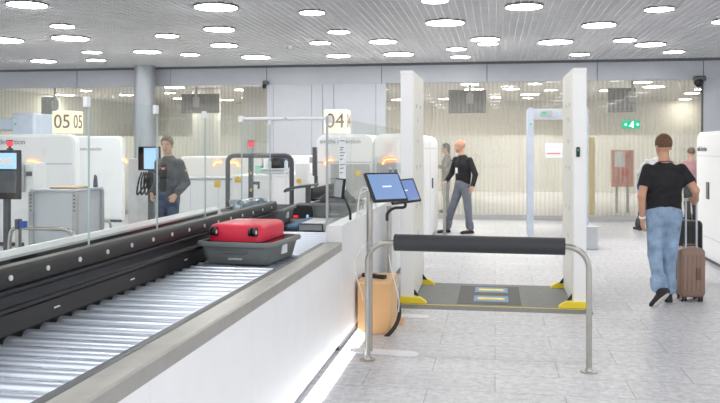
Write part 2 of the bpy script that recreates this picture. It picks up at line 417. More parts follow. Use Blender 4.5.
FAR = [
 (43, 96.5, 14, 'lamp behind the glass left of the hanging screen over the 05 sign'),
 (65, 95, 18, 'lamp behind the glass right above the illuminated 05 sign'),
 (86, 91, 11, 'small lamp behind the glass, first one right of the 05 sign'),
 (126, 95, 13, 'lamp behind the glass just left of the steel column'),
 (174.5, 87.3, 19, 'largest lamp behind the glass right of the steel column'),
 (170, 93, 10, 'small lamp behind the glass under the largest one right of the column'),
 (178, 98.5, 10, 'small lamp behind the glass beside the left edge of the hanging screen by the column'),
 (205.5, 92.7, 11, 'lamp behind the glass above the hanging screen right of the column'),
 (226, 100, 14, 'lamp behind the glass beside the right edge of the hanging screen by the column'),
 (243, 89.8, 16, 'upper lamp behind the glass next to the grey wall panels'),
 (247, 97.7, 10, 'lower lamp behind the glass next to the grey wall panels'),
 (397, 99.7, 10, 'lamp behind the glass left of the left scanner panel'),
 (470, 84.8, 16, 'upper lamp behind the glass over the hanging screen near the bald man'),
 (474, 89.8, 20, 'lower lamp behind the glass over the hanging screen near the bald man'),
 (444, 99, 12, 'lamp behind the glass at the left edge of the hanging screen near the bald man'),
 (495.5, 97.2, 10, 'lamp behind the glass at the right edge of the hanging screen near the bald man'),
 (534.5, 83.8, 13, 'highest lamp behind the glass above the metal detector'),
 (511, 89, 16, 'lamp behind the glass left of the metal detector'),
 (551, 90, 12, 'lamp behind the glass next to the right scanner panel'),
 (529.7, 94.5, 18, 'widest lamp behind the glass just above the metal detector'),
 (527.8, 98.2, 10, 'thin lamp behind the glass under the widest one above the metal detector'),
 (605, 90.6, 10, 'lamp behind the glass at the left edge of the hanging screen at the right'),
 (642, 82.3, 18, 'highest lamp behind the glass above the man in the black shirt'),
 (653.6, 86.8, 20, 'second highest lamp behind the glass above the man in the black shirt'),
 (701, 89.5, 12, 'lamp behind the glass nearest the dome camera'),
 (692, 93.3, 14, 'middle lamp behind the glass between dome camera and exit sign'),
 (685, 99.3, 11, 'lowest lamp behind the glass above the exit sign'),
]
for a in FAR: downlight(a[0], a[1], a[2], a[3], G2, dm='lampfar')
# ceiling sensor
p = at_d(288, 44.5, (CZ - CH) * F / (HZ - 44.5))
t = thing('ceiling_sensor', 'small white box sensor under the grid ceiling left of the 04 sign lamps', 'sensor', (p.x, p.y, CZ))
b = MB(); b.box(p.x - .075, p.x + .075, p.y - .06, p.y + .06, CZ - .045, CZ); b.build('housing', M['white'], t, bevel=.01)
b = MB(); b.cyl((p.x, p.y, CZ - .07), (p.x, p.y, CZ - .045), .035); b.build('lens', M['mgrey'], t)
# dome cameras under header
def domecam(px, py, Y, label, k=1.0):
    p = at_Y(px, py, Y); t = thing('security_camera', label, 'camera', (p.x, p.y, p.z + .12))
    b = MB(); b.box(p.x - .12 * k, p.x + .12 * k, p.y - .1 * k, p.y + .1 * k, p.z + .02, p.z + .13); b.build('housing', M['dark'], t, bevel=.03)
    b = MB(); b.sphere((p.x - .02, p.y - .03, p.z - .01), .1 * k); b.build('dome', M['black'], t)
    b = MB(); b.box(p.x - .04, p.x + .04, p.y, WY - .03, p.z + .06, p.z + .12); b.build('bracket', M['dark'], t)
domecam(699.5, 82, WY - .25, 'black dome camera under the header at the right end of the wall')
domecam(265.5, 86, WY - .2, 'small dark camera under the header beside the grey wall panels', .55)
# hanging screens in the hall behind
def hang_tv(px0, px1, py0, py1, Y, polex, label):
    a = at_Y(px0, py0, Y); c = at_Y(px1, py1, Y); pp = at_Y(polex, py0, Y)
    t = thing('hanging_screen', label, 'screen', (pp.x, Y, a.z), group='screens hung in the hall behind')
    b = MB(); b.box(a.x, c.x, Y, Y + .07, c.z, a.z); b.build('panel', M['tv'], t, bevel=.015)
    b = MB(); b.cyl((pp.x, Y - .07, a.z - .2), (pp.x, Y - .07, CZ + .02), .035); b.build('pole', M['mgrey'], t)
    b = MB(); b.box(pp.x - .1, pp.x + .1, Y - .1, Y, a.z - .38, a.z - .1); b.build('mount', M['mgrey'], t, bevel=.02)
hang_tv(181, 219, 94, 113, 22, 197, 'dark screen hanging behind the glass right of the steel column')
hang_tv(41, 56, 97, 117, 22, 56, 'dark screen hanging behind the glass over the 05 sign')
hang_tv(448.5, 486, 90, 113, 22, 470, 'dark screen hanging behind the glass above the bald man')
hang_tv(608, 636, 88, 112, 22, 632, 'dark screen hanging behind the glass left of the exit sign')
# exit sign
a = at_Y(622.5, 120.5, WY - .06); c = at_Y(640, 128.5, WY - .06)
t = thing('exit_sign', 'lit green exit sign with running figure and arrows on the glass', 'sign', (a.x, WY - .06, c.z))
b = MB(); b.box(a.x, c.x, WY - .06, WY - .002, c.z, a.z); b.build('light_box', M['green'], t, bevel=.004)
cx = (a.x + c.x) / 2; cz = (a.z + c.z) / 2; y = WY - .063; s = (a.z - c.z) * .42
b = MB()
def bar(b, x0, z0, x1, z1, w):
    d = Vector((x1 - x0, 0, z1 - z0)); n = Vector((-d.z, 0, d.x)).normalized() * w
    q = [(x0 + n.x, z0 + n.z), (x0 - n.x, z0 - n.z), (x1 - n.x, z1 - n.z), (x1 + n.x, z1 + n.z)]
    b.prism(q, 'y', y - .002, y + .002)
for q in ((-.1, .35, -.25, -.2), (-.25, -.2, .1, -.5), (.1, -.5, .02, -.95), (-.25, -.2, -.7, -.45), (-.7, -.45, -.95, -.3), (-.1, .3, .3, .05), (-.1, .3, -.55, .25)):
    bar(b, cx + .03 + q[0] * s, cz + q[1] * s, cx + .03 + q[2] * s, cz + q[3] * s, .011)
b.cyl((cx + .03 + .02 * s, y - .002, cz + .72 * s), (cx + .03 + .02 * s, y + .002, cz + .72 * s), s * .2)
for sx in (-1, 1):
    ox = cx + .01 + sx * .13
    b.prism([(ox - sx * .02, cz + .03), (ox - sx * .02, cz - .03), (ox + sx * .025, cz)], 'y', y - .002, y + .002)
b.build('pictogram', M['signwhite'], t, smooth=False)
# paper notice, yellow strip, red cabinet behind the glass
a = at_Y(545, 143, WY - .02); c = at_Y(562.5, 158, WY - .02)
t = thing('paper_notice', 'white paper notice with a red line taped to the striped glass', 'notice', (a.x, WY - .02, c.z))
b = MB(); b.box(a.x, c.x, WY - .012, WY - .004, c.z, a.z); b.build('sheet', M['paper'], t, smooth=False)
b = MB(); n = 8
for i in range(n):
    u = a.x + .04 + (c.x - a.x - .08) * i / n; b.box(u, u + .03, WY - .015, WY - .012, c.z + .085, c.z + .115)
b.build('printed_line', M['redprint'], t, smooth=False)
p0 = at_Y(588.5, 137, 20.5); p1 = at_Y(595, 215, 20.5)
b = MB(); b.box(p0.x, p1.x, 20.5, 20.6, 0, p0.z); b.box(p0.x + .03, p1.x - .03, 20.46, 20.5, .6, p0.z - .25)
tag(origin(b.build('yellow_post', M['yellowboard'], bevel=.01), (p0.x, 20.55, 0)), 'tall yellow post standing behind the glass right of the scanner', 'post')
p0 = at_Y(612, 150, 20.8); p1 = at_Y(634, 187, 20.8)
t = thing('fire_cabinet', 'red fire hose cabinet with white notice behind the striped glass', 'cabinet', ((p0.x + p1.x) / 2, 20.9, 0))
b = MB(); b.box(p0.x, p1.x, 20.8, 21.05, p1.z - .0, p0.z); b.build('cabinet_body', M['cab'], t, bevel=.015)
b = MB(); b.box(p0.x + .06, p0.x + .3, 20.78, 20.8, p0.z - .42, p0.z - .04); b.build('notice', M['paper'], t, smooth=False)
b = MB(); b.cyl((p1.x - .2, 20.77, p0.z - .55), (p1.x - .2, 20.8, p0.z - .55), .1); b.box(p1.x - .28, p1.x - .1, 20.785, 20.8, p0.z - .2, p0.z - .12); b.build('emblem', M['redprint'], t)
b = MB(); b.box((p0.x + p1.x) / 2 + .1, (p0.x + p1.x) / 2 + .16, 20.9, 20.96, 0, p1.z); b.box(p0.x + .1, p0.x + .16, 20.9, 20.96, 0, p1.z); b.build('stand', M['mgrey'], t)
# ================================================================== roller lane
RZ = 0.845; XL = -2.03; XR = -1.385; RR = 0.042
conv = thing('roller_conveyor', 'long steel roller conveyor with black side rail running away from the camera', 'conveyor', (-1.7, 4.5, 0))
b = MB(); b.cyl((XL + .04, 0, RZ - RR), (XR - .004, 0, RZ - RR), RR, n=24)
b.mi = 1; b.cyl((XL - .02, 0, RZ - RR), (XL + .04, 0, RZ - RR), .03, n=14)
r0 = b.build('roller', [M['roller'], M['blackm']], conv)
y = 1.7; k = 0
while y < 7.45:
    r = r0 if k == 0 else dup(r0, None, conv)
    r.location = (0, y, 0) if k else (0, y, 0); k += 1; y += 0.137
b = MB(); b.box(XL - .02, XR, 1.5, 7.5, RZ - .17, RZ - .105); b.build('bed', M['blackm'], conv, smooth=False)
# stepped black side rail
RY0, RY1 = 1.5, 7.4
b = MB()
b.prism([(XL - .066, 1.035), (XL + .005, 1.035), (XL + .005, 1.105), (XL - .005, 1.12), (XL - .066, 1.12)], 'y', RY0, RY1)
b.build('side_rail', M['black'], conv, bevel=.004)
b = MB()
b.prism([(XL - .03, .93), (XL + .012, .93), (XL + .012, .945), (XL - .004, .955), (XL - .004, 1.0), (XL + .012, 1.01), (XL + .012, 1.026), (XL - .03, 1.026)], 'y', RY0, RY1)
b.build('side_rail', M['black'], conv, bevel=.003)
b = MB(); b.prism([(XL - .03, .84), (XL + .024, .84), (XL + .0, .924), (XL - .03, .924)], 'y', RY0, RY1)
sl = b.build('side_rail', M['black'], conv, bevel=.003)
b = MB(); b.prism([(XL + .005, .74), (XL + .02, .74), (XL + .02, .838), (XL + .005, .838)], 'y', RY0, RY1); b.build('skirt', M['black'], conv)
b0 = None; y = 1.98
while y < RY1 - .05:
    if b0 is None:
        b = MB(); b.cyl((XL + .004, y, 1.075), (XL + .011, y, 1.075), .0125, n=12); b0 = b.build('bolt', M['bolt'], conv); yb = y
    else:
        c = dup(b0, None, conv); c.location = (0, y - yb, 0)
    y += .29
s0 = None; y = 1.9
while y < RY1 - .1:
    if s0 is None:
        b = MB(); b.rbox(XL + .008, XL + .0125, y - .028, y + .028, .868, .888, .009, 'x'); s0 = b.build('slot_cover', M['bolt'], conv); ys = y
    else:
        c = dup(s0, None, conv); c.location = (0, y - ys, 0)
    y += .8
b = MB(); b.prism([(XR, RZ - .12), (XR + .058, RZ - .12), (XR + .058, RZ + .012), (XR + .045, RZ + .02), (XR + .012, RZ + .02), (XR, RZ + .01)], 'y', 1.5, 6.33)
b.build('side_frame', M['dark'], conv, bevel=.003)
legs(conv, [(x, x + .06, y, y + .06, 0, RZ - .17) for x in (XL + .1, XR - .16) for y in (2.2, 6.9)], M['dark'])

# white counter beside the lane
CX = -1.212
ct = thing('counter', 'white lane counter with brushed steel top edge along the roller conveyor', 'counter', (CX, 4, 0))
b = MB()
ys = [1.5, 2.72, 3.94, 5.16, 6.36]
for a, c in zip(ys, ys[1:]): b.box(CX - .06, CX, a + .0015, c - .0015, .07, .80)
b.build('front_panel', M['white'], ct, smooth=False)
b = MB(); b.prism([(CX - .113, .80), (CX + .006, .80), (CX + .006, .862), (CX - .002, .868), (CX - .113, .868)], 'y', 1.5, 6.36)
b.build('steel_edge', M['edge'], ct, bevel=.003)
b = MB(); b.box(CX - .16, CX - .06, 1.5, 6.36, 0, .07); b.build('plinth', M['dark'], ct, smooth=False)
WXL = CX - .125
pw = thing('low_wall', 'white raised low wall carrying the glass panel at the end of the counter', 'wall', (CX - .06, 9, 0))
b = MB(); b.box(WXL, CX, 6.37, 12.4, .07, 1.0); b.build('wall_body', M['white'], pw, bevel=.004)
b = MB(); b.box(CX - .1, CX - .02, 6.37, 12.4, 0, .07); b.build('plinth', M['dark'], pw, smooth=False)
b = MB(); b.box(CX - .001, CX + .004, 9.5, 9.506, .07, 1.0); b.box(CX - .001, CX + .003, 8.05, 8.056, .07, 1.0); b.build('joint', M['lgrey'], pw, smooth=False)
b = MB(); b.box(CX + .005, CX + .118, 1.5, 7.25, 0, .007)
tag(origin(b.build('light_strip', M['led'], smooth=False), (CX + .06, 4, 0)), 'glowing white light strip on the floor at the foot of the counter', 'light strip')

# glass along the rail
GX = XL - .045; GT = 1.885
ysm = [3.05, 3.91, 4.77, 5.62, 6.48, 7.34]
glab = ['clear glass panel on the black rail in front of the grey cabinet',
        'clear glass panel on the black rail in front of the black monitor',
        'clear glass panel on the black rail in front of the man in the grey jacket',
        'clear glass panel on the black rail left of the white cross bar',
        'last clear glass panel on the black rail, beside the bin with the blue bundle']
for i, (a, c) in enumerate(zip(ysm, ysm[1:])):
    t = thing('glass_panel', glab[i], 'glass panel', (GX, (a + c) / 2, 1.12), group='glass panels along the roller lane')
    b = MB(); b.box(GX - .005, GX + .005, a + .003, c - .003, 1.12, GT); b.build('pane', M['glass'], t, smooth=False)
    b = MB(); b.box(GX - .0052, GX + .0052, c - .0045, c - .0020, 1.12, GT); b.build('edge', M['gedge'], t, smooth=False)
    b = MB(); b.box(GX - .012, GX + .012, c - .045, c - .004, GT - .05, GT + .004); b.build('clip', M['white'], t, bevel=.003)
t = thing('glass_panel', 'clear glass panel standing on the white low wall behind the tablets', 'glass panel', (WXL + .012, 9, 1.0))
b = MB(); b.box(WXL - .002, WXL + .010, 6.39, 9.3, 1.0, 1.88); b.build('pane', M['glass'], t, smooth=False)
b = MB(); b.box(WXL - .006, WXL + .014, 6.384, 6.392, 1.0, 1.88); b.build('edge_profile', M['mgrey'], t)
t = thing('glass_panel', 'clear glass panel on the white low wall half hidden by the left scanner panel', 'glass panel', (WXL + .012, 10.8, 1.0))
b = MB(); b.box(WXL - .002, WXL + .010, 9.33, 12.35, 1.0, 1.88); b.build('pane', M['glass'], t, smooth=False)
# white cross bar
t = thing('cross_bar', 'white horizontal bar tying the two glass walls together above the lane', 'bar', (-1.7, 6.43, 1.85))
b = MB(); b.tube([(GX + .006, 6.43, 1.862), (WXL + .03, 6.43, 1.862)], .0135); b.build('tube', M['white'], t)
b = MB(); b.box(WXL - .02, WXL + .035, 6.41, 6.45, 1.825, 1.885); b.build('end_clamp', M['bolt'], t, bevel=.004)
b = MB(); b.box(GX - .012, GX + .03, 6.41, 6.45, 1.835, 1.885); b.build('end_clamp', M['bolt'], t, bevel=.004)
b = MB(); mx = X_at(286, 6.43); b.cyl((mx, 6.41, 1.862), (mx, 6.418, 1.862), .012, n=10); b.build('screw', M['steel'], t)
# hanging paper strip on the glass
p = at_Y(349, 137, 7.75)
t = thing('paper_strip', 'long white printed paper strip stuck to the glass behind the tablets', 'paper', (WXL, 7.8, 1.2))
y0, y1 = 6.86, 7.17
for nm, q0, q1, m in (('sheet', 1.25, 1.72, 'paper'), ('blue_edge', 1.235, 1.25, 'screenlt')):
    b = MB(); b.box(WXL + .0105, WXL + .0125, y0, y1, q0, q1); b.build(nm, M['paper'] if nm == 'sheet' else M['blue'], t, smooth=False)
b = MB()
for i, z in enumerate((1.68, 1.62, 1.6, 1.575, 1.55, 1.52, 1.47, 1.44, 1.40)): b.box(WXL + .0125, WXL + .0135, y0 + .03, y1 - .05 - .05 * (i % 3), z, z + .009)
b.build('printed_line', M['logo'], t, smooth=False)

# neighbouring lane edge
ld = thing('lane_divider', 'low dark lane divider with white top ledge behind the glass panels', 'divider', (-2.7, 5, 0))
b = MB(); b.prism([(-2.65, 1.02), (-2.60, 1.02), (-2.60, 1.036), (-2.625, 1.064), (-2.65, 1.064)], 'y', 2.0, 7.4); b.build('top_ledge', M['white'], ld, smooth=False)
b = MB(); b.box(-2.645, -2.61, 2.0, 7.4, 0, 1.02); b.build('panel', M['blackm'], ld, smooth=False)
b = MB(); b.box(-2.62, XL - .07, 2.0, 7.3, .80, .86); b.build('shelf', M['blackm'], ld, smooth=False)

# ------------------------------------------------------------------ trays
def tray(name, label, loc, rz, w=.56, dpt=.66, h=.15, group='grey security bins'):
    t = thing(name, label, 'bin', (0, 0, 0), group=group)
    def rr(w, d, r, z, n=5):
        out = []
        for cx, cy, a0 in ((w / 2 - r, d / 2 - r, 0), (-w / 2 + r, d / 2 - r, PI / 2), (-w / 2 + r, -d / 2 + r, PI), (w / 2 - r, -d / 2 + r, 3 * PI / 2)):
            for k in range(n + 1):
                a = a0 + PI / 2 * k / n; out.append((cx + r * math.cos(a), cy + r * math.sin(a), z))
        return out
    b = MB()
    b.loft([rr(w - .09, dpt - .09, .04, .0), rr(w - .07, dpt - .07, .05, .012), rr(w - .02, dpt - .02, .05, h - .03), rr(w - .02, dpt - .02, .05, h - .012),
            rr(w - .03, dpt - .03, .045, h - .012), rr(w - .085, dpt - .085, .04, .018)], cap=True)
    b.build('shell', M['tray'], t)
    b = MB()
    b.loft([rr(w - .03, dpt - .03, .05, h - .03), rr(w + .025, dpt + .025, .06, h - .03), rr(w + .03, dpt + .03, .06, h - .012), rr(w + .02, dpt + .02, .06, h), rr(w - .03, dpt - .03, .05, h), rr(w - .03, dpt - .03, .05, h - .03)], cap=False)
    b.build('rim', M['tray'], t)
    b = MB(); b.rbox(-.09, .09, -dpt / 2 + .012, -dpt / 2 + .03, .072, .098, .012); b.build('grip', M['traydk'], t, bevel=.003)
    b = MB(); b.rbox(-.05, .05, -dpt / 2 + .02, -dpt / 2 + .034, .03, .042, .005); b.build('label_plate', M['mgrey'], t)
    b = MB(); b.rbox(w / 2 - .028, w / 2 - .012, -.05, .05, .05, .11, .005, 'x'); b.build('barcode_label', M['paper'], t)
    t.location = loc; t.rotation_euler = (0, 0, rz)
    return t
TRZ = math.radians(-5)
q = on_z(239.5, 264.5, RZ); TP = (q.x - .005, q.y + .27, RZ)
tray('security_bin', 'grey plastic bin on the rollers carrying the red suitcase', TP, TRZ, .53, .60, .15)
tray('security_bin', 'grey plastic bin with the blue bundle behind the black rail', (-2.33, 7.86, .87), math.radians(3), .60, .72, .16)
tray('security_bin', 'grey plastic bin with a black bag behind the glass edge', (-1.63, 8.45, .905), math.radians(0), .50, .66, .15)
# table under the second bin
t = thing('transfer_table', 'dark transfer table under the bin with the blue bundle', 'table', (-2.35, 7.95, 0))
b = MB(); b.box(-2.72, -1.98, 7.52, 8.4, .80, .868); b.build('table_top', M['blackm'], t, bevel=.004)
legs(t, [(x, x + .06, y, y + .06, 0, .8) for x in (-2.7, -2.06) for y in (7.55, 8.26)], M['dark'])

# ------------------------------------------------------------------ red suitcase lying flat
def suitcase(name, label, w, h, d, m_shell, m_trim, handle=True, ribs=4, ribdir='z'):
    t = thing(name, label, 'suitcase')
    def ring(y, k):
        ww, hh = w - k * 2, h - k * 2; r = .05; out = []
        for cx, cz, a0 in ((ww / 2 - r, hh / 2 - r, 0), (-ww / 2 + r, hh / 2 - r, PI / 2), (-ww / 2 + r, -hh / 2 + r, PI), (ww / 2 - r, -hh / 2 + r, 3 * PI / 2)):
            for i in range(7):
                a = a0 + PI / 2 * i / 6; out.append((cx + r * math.cos(a), y, h / 2 + .05 + cz + r * math.sin(a)))
        return out
    for s in (-1, 1):
        b = MB(); b.loft([ring(s * .005, 0), ring(s * (d / 2 - .03), 0), ring(s * (d / 2 - .012), .008), ring(s * d / 2, .025)]); b.build('shell', m_shell, t)
        for i in range(ribs):
            u = -w / 2 + w * (i + 1) / (ribs + 1)
            b = MB(); b.rbox(u - .012, u + .012, s * (d / 2 - .01), s * (d / 2 + .006), .11, h - .01, .008); b.build('rib', m_shell, t, bevel=.003)
    b = MB(); b.loft([ring(-.006, -.002), ring(.006, -.002)]); b.build('zip', m_trim, t)
    for sx in (-1, 1):
        for sy in (-1, 1):
            x, y = sx * (w / 2 - .05), sy * (d / 2 - .045)
            b = MB(); b.prism([(x - .03, .045), (x + .03, .045), (x + .025, .085), (x - .025, .085)], 'y', y - .03, y + .03); wb = b.build('wheel_mount', m_trim, t, bevel=.006)
            for o_ in (-.016, .016):
                b = MB(); b.cyl((x + o_ - .009, y, .026), (x + o_ + .009, y, .026), .026, n=18); b.build('wheel', M['blackm'], wb)
            for o_ in (-.026, .026):
                b = MB(); b.cyl((x + o_ - .002, y, .026), (x + o_ + .002, y, .026), .013, n=12); b.build('hub', M['bolt'], wb)
    b = MB(); b.tube([(-.07, 0, h + .05), (-.06, 0, h + .075), (.06, 0, h + .075), (.07, 0, h + .05)], .01); b.build('carry_handle', m_trim, t)
    return t
t = suitcase('suitcase', 'red hard shell suitcase lying flat in the grey bin', .385, .52, .235, M['red'], M['blackm'], ribs=0)
# small white mark on the lid
b = MB(); b.box(-.145, -.06, -.1195, -.1165, .45, .475); b.box(-.15, -.09, -.1195, -.1165, .415, .43); b.build('sticker', M['paper'], t, smooth=False)
# lying: wheels towards the camera
t.rotation_euler = (Matrix.Rotation(math.radians(2), 3, 'Z') @ Matrix.Rotation(PI / 2, 3, 'X') @ Matrix.Rotation(PI, 3, 'X')).to_euler()
t.rotation_euler = (Matrix.Rotation(TRZ + math.radians(1), 3, 'Z') @ Matrix(((1, 0, 0), (0, 0, 1), (0, -1, 0)))).to_euler()
t.location = (TP[0] - .062, TP[1] - .245, RZ + .02 + .1185)

# blue wrapped bundle
def blob(name, label, cat, c, rx, ry, rz_, m, seed=1, amp=.12, n=28, k=16):
    rnd = random.Random(seed); ph = [(rnd.uniform(0, 6), rnd.uniform(0, 6), rnd.randint(2, 6), rnd.randint(1, 5)) for _ in range(8)]
    b = MB(); rings = []
    for j in range(1, k):
        t = PI * j / k; r = []
        for i in range(n):
            a = 2 * PI * i / n; f = 1 + amp * sum(math.sin(p[2] * a + p[0]) * math.sin(p[3] * t + p[1]) for p in ph) / 3
            z = -math.cos(t); zz = max(z, -.55)
            r.append((c[0] + rx * f * math.sin(t) ** .8 * math.cos(a), c[1] + ry * f * math.sin(t) ** .8 * math.sin(a), c[2] + rz_ * zz * (f if z > 0 else 1)))
        rings.append(r)
    b.loft(rings); o = b.build(name, m); origin(o, (c[0], c[1], c[2] - rz_ * .55)); return tag(o, label, cat)
blob('garment_bundle', 'blue film wrapped garment bundle heaped in the grey bin behind the rail', 'bundle', (-2.38, 7.85, .99), .225, .27, .125, M['clothblue'], 3)
blob('bag', 'black soft bag lying in the bin behind the glass edge', 'bag', (-1.64, 8.4, 1.02), .20, .26, .145, M['cloth_black'], 5)

# far conveyor deck with grey front plate
t = thing('belt_conveyor', 'short conveyor with pale front plate behind the end of the rollers', 'conveyor', (-1.7, 9.5, 0))
p0 = X_at(299, 7.56); p1 = X_at(323.5, 7.56)
b = MB(); b.box(p0, p1, 7.56, 12.6, .83, .892); b.build('frame', M['lgrey'], t, bevel=.004)
b = MB(); b.box(p0, p1, 7.545, 7.56, .80, .81); b.box(p0, p1, 7.545, 7.56, .89, .898); b.box(p1 - .012, p1, 7.545, 7.56, .8, .895); b.build('trim', M['dark'], t, smooth=False)
b = MB(); b.box(p0 + .02, p1 - .02, 7.6, 12.6, .892, .900); b.build('belt', M['white'], t, smooth=False)
legs(t, [(x, x + .07, y, y + .07, 0, .83) for x in (p0 + .05, p1 - .12) for y in (7.7, 12)], M['dark'])
# blue idler rollers on a dark deck
t = thing('idler_deck', 'small dark deck with blue idler rollers beside the bin with the red suitcase', 'conveyor', (-1.93, 7.1, .85))
xa, xb = -2.0, -1.80
t.location = (-1.9, 7.95, 0)
b = MB(); b.box(-1.97, -1.86, 7.52, 8.5, .80, .852); b.build('deck', M['dark'], t)
legs(t, [(-1.94, -1.88, y, y + .06, 0, .8) for y in (7.6, 8.3)], M['dark'])
r0 = None
for i in range(9):
    y = 7.58 + i * .1
    if r0 is None:
        b = MB(); b.cyl((-1.965, y, .862), (-1.865, y, .862), .022); r0 = b.build('idler_roller', M['blue'], t)
    else: c = dup(r0, None, t); c.location = (0, y - 7.58, 0)
# black reader block with trough
t = thing('reader_unit', 'black reader unit with red and cyan lights at the end of the lane', 'reader', (-2.0, 9.0, 0))
a = at_Y(290.5, 205, 8.9); c = at_Y(313, 223, 8.9)
b = MB(); b.box(a.x, c.x, 8.9, 9.3, c.z - .02, a.z); b.build('body', M['blackm'], t, bevel=.012)
b = MB(); b.box(a.x + .06, c.x - .05, 8.95, 9.25, 0, c.z - .02); b.build('pedestal', M['dark'], t)
q = at_Y(295.5, 216.5, 8.895); b = MB(); b.box(q.x - .025, q.x + .03, 8.89, 8.9, q.z - .012, q.z + .012); b.build('red_light', M['beacon'], t, smooth=False)
q = at_Y(307.5, 217, 8.895); b = MB(); b.box(q.x - .012, q.x + .012, 8.89, 8.9, q.z - .025, q.z + .025); b.build('cyan_light', M['screenlt'], t, smooth=False)
a = at_Y(293, 200, 9.3)
b = MB(); b.box(a.x, a.x + .03, 10.2, 11.6, .93, 1.10); b.box(a.x, a.x + .22, 10.2, 11.6, .93, .96); b.box(a.x + .2, a.x + .23, 10.2, 11.6, .93, 1.02); b.build('trough', M['black'], t, bevel=.004)
legs(t, [(a.x + .05, a.x + .12, y, y + .07, 0, .93) for y in (10.5, 11.4)], M['dark'])
# ================================================================== machines in the background
def xray(name, label, x0, x1, y0, y1, zt, r, lx=None, ltxt='smiths detection', lsize=.1, extra=None, corners='both'):
    t = thing(name, label, 'machine', ((x0 + x1) / 2, (y0 + y1) / 2, 0))
    pts = [(x1, .06), (x1, zt - r)]
    for k in range(1, 9): a = PI / 2 * k / 8; pts.append((x1 - r + r * math.cos(a), zt - r + r * math.sin(a)))
    for k in range(0, 9): a = PI / 2 + PI / 2 * k / 8; pts.append((x0 + r + r * math.cos(a), zt - r + r * math.sin(a)))
    pts.append((x0, .06))
    b = MB(); b.prism(pts, 'y', y0, y1); b.build('housing', M['machine'], t, bevel=.012)
    # slightly proud front cover
    k = .03; q = [(x1 - k, .1), (x1 - k, zt - r)]
    rr = r - k
    for i in range(1, 9): a = PI / 2 * i / 8; q.append((x1 - r + rr * math.cos(a), zt - r + rr * math.sin(a)))
    for i in range(0, 9): a = PI / 2 + PI / 2 * i / 8; q.append((x0 + r + rr * math.cos(a), zt - r + rr * math.sin(a)))
    q.append((x0 + k, .1))
    b = MB(); b.prism(q, 'y', y0 - .018, y0 + .01); b.build('front_cover', M['machine'], t, bevel=.008)
    b = MB(); b.box(x0 + .05, x1 - .05, y0 + .05, y1 - .05, 0, .06); b.build('plinth', M['dark'], t)
    if lx is not None: text('lettering', ltxt, lsize, (lx[0], y0 - .021, lx[1]), '-y', M['logo'], t, sx=lx[2])
    return t
def arc_light(parent, px0, px1, py0, py1, Y, flip=False):
    a = at_Y(px0, py0, Y); c = at_Y(px1, py1, Y); w = c.x - a.x; h = a.z - c.z; th = h * .55
    P = []
    for i in range(10):
        u = PI / 2 * i / 9; P.append((a.x + w * .55 * (1 - math.cos(u)) if False else a.x + w * .5 - w * .5 * math.cos(u), a.z - h + h * math.sin(u)))
    out = [(x, z) for x, z in P] + [(c.x, a.z)]
    inn = [(c.x, a.z - th)] + [(a.x + w * .5 - (w * .5 - th) * math.cos(PI / 2 * i / 9), a.z - h + (h - th) * math.sin(PI / 2 * i / 9)) for i in range(9, -1, -1)]
    pts = out + inn
    if flip: pts = [(a.x + c.x - x, z) for x, z in pts]
    b = MB(); b.prism(pts, 'y', Y - .025, Y); b.build('arc_light', M['orange'], parent, smooth=False)
    cx = sum(p[0] for p in pts) / len(pts); 
    b = MB(); mid = [((o[0] * .6 + i_[0] * .4), (o[1] * .6 + i_[1] * .4)) for o, i_ in zip(out, inn[::-1])]; mid2 = [((o[0] * .35 + i_[0] * .65), (o[1] * .35 + i_[1] * .65)) for o, i_ in zip(out, inn[::-1])]
    q = mid + mid2[::-1]
    if flip: q = [(a.x + c.x - x, z) for x, z in q]
    b.prism(q, 'y', Y - .03, Y - .025); b.build('arc_glow', M['arccore'], parent, smooth=False)

# --- 04 machines
Y4 = 12.85
x0, x1, x2 = X_at(316, Y4), X_at(373.2, Y4), X_at(424.5, Y4)
lz = at_Y(340, 141.5, Y4).z
m = xray('baggage_scanner', 'white rounded baggage scanner under the illuminated 04 sign', x0, x1 - .004, Y4, 15.7, 1.835, .16, None)
lc = X_at(340.5, Y4); text('lettering', 'smiths detection', .098, (lc, Y4 - .021, lz), '-y', M['logo'], m, sx=1.02)
a = at_Y(331, 164, Y4); c = at_Y(372, 232, Y4)
b = MB(); b.box(a.x, x1 - .05, Y4 - .03, Y4 - .016, .6, a.z); b.build('tunnel_panel', M['mgrey'], m, smooth=False)
b = MB(); b.box(x0 + .03, x1 - .03, Y4 - .026, Y4 - .017, at_Y(340, 163, Y4).z, at_Y(340, 161.5, Y4).z); b.build('seam', M['lgrey'], m, smooth=False)
b = MB()
for px in (335, 351): q = X_at(px, Y4); b.box(q, q + .05, Y4 - .05, Y4 - .03, .6, a.z)
b.build('tunnel_post', M['steel'], m)
arc_light(m, 323.5, 333, 158, 165, Y4 - .03)
q = at_Y(358, 173, Y4 - .04); b = MB(); b.cyl((q.x, Y4 - .05, q.z), (q.x, Y4 - .03, q.z), .045); b.build('button', M['btn'], m)
m = xray('baggage_scanner', 'white rounded baggage scanner right behind the two tablets', x1, x2, Y4, 15.9, 1.84, .16, None)
b = MB(); b.box(x1 + .06, x1 + .5, Y4 - .03, Y4 - .016, .4, at_Y(380, 163, Y4).z); b.build('tunnel_panel', M['lgrey'], m, smooth=False)
arc_light(m, 381, 396, 157, 164.5, Y4 - .03); arc_light(m, 403, 416, 156.5, 162, Y4 - .03, True)
b = MB()
for px in (390, 396, 402): q = at_Y(px, 171, Y4 - .04); b.cyl((q.x, Y4 - .045, q.z), (q.x, Y4 - .03, q.z), .028, n=10)
b.build('sensor_dot', M['dark'], m)
b = MB(); qa = at_d(433.5, 178, 14.4); b.box(x2, x2 + .02, qa.y - .06, qa.y + .06, 1.63 - 41 * 14.4 / F, 1.63 - 31 * 14.4 / F); b.build('door_handle', M['dark'], m)
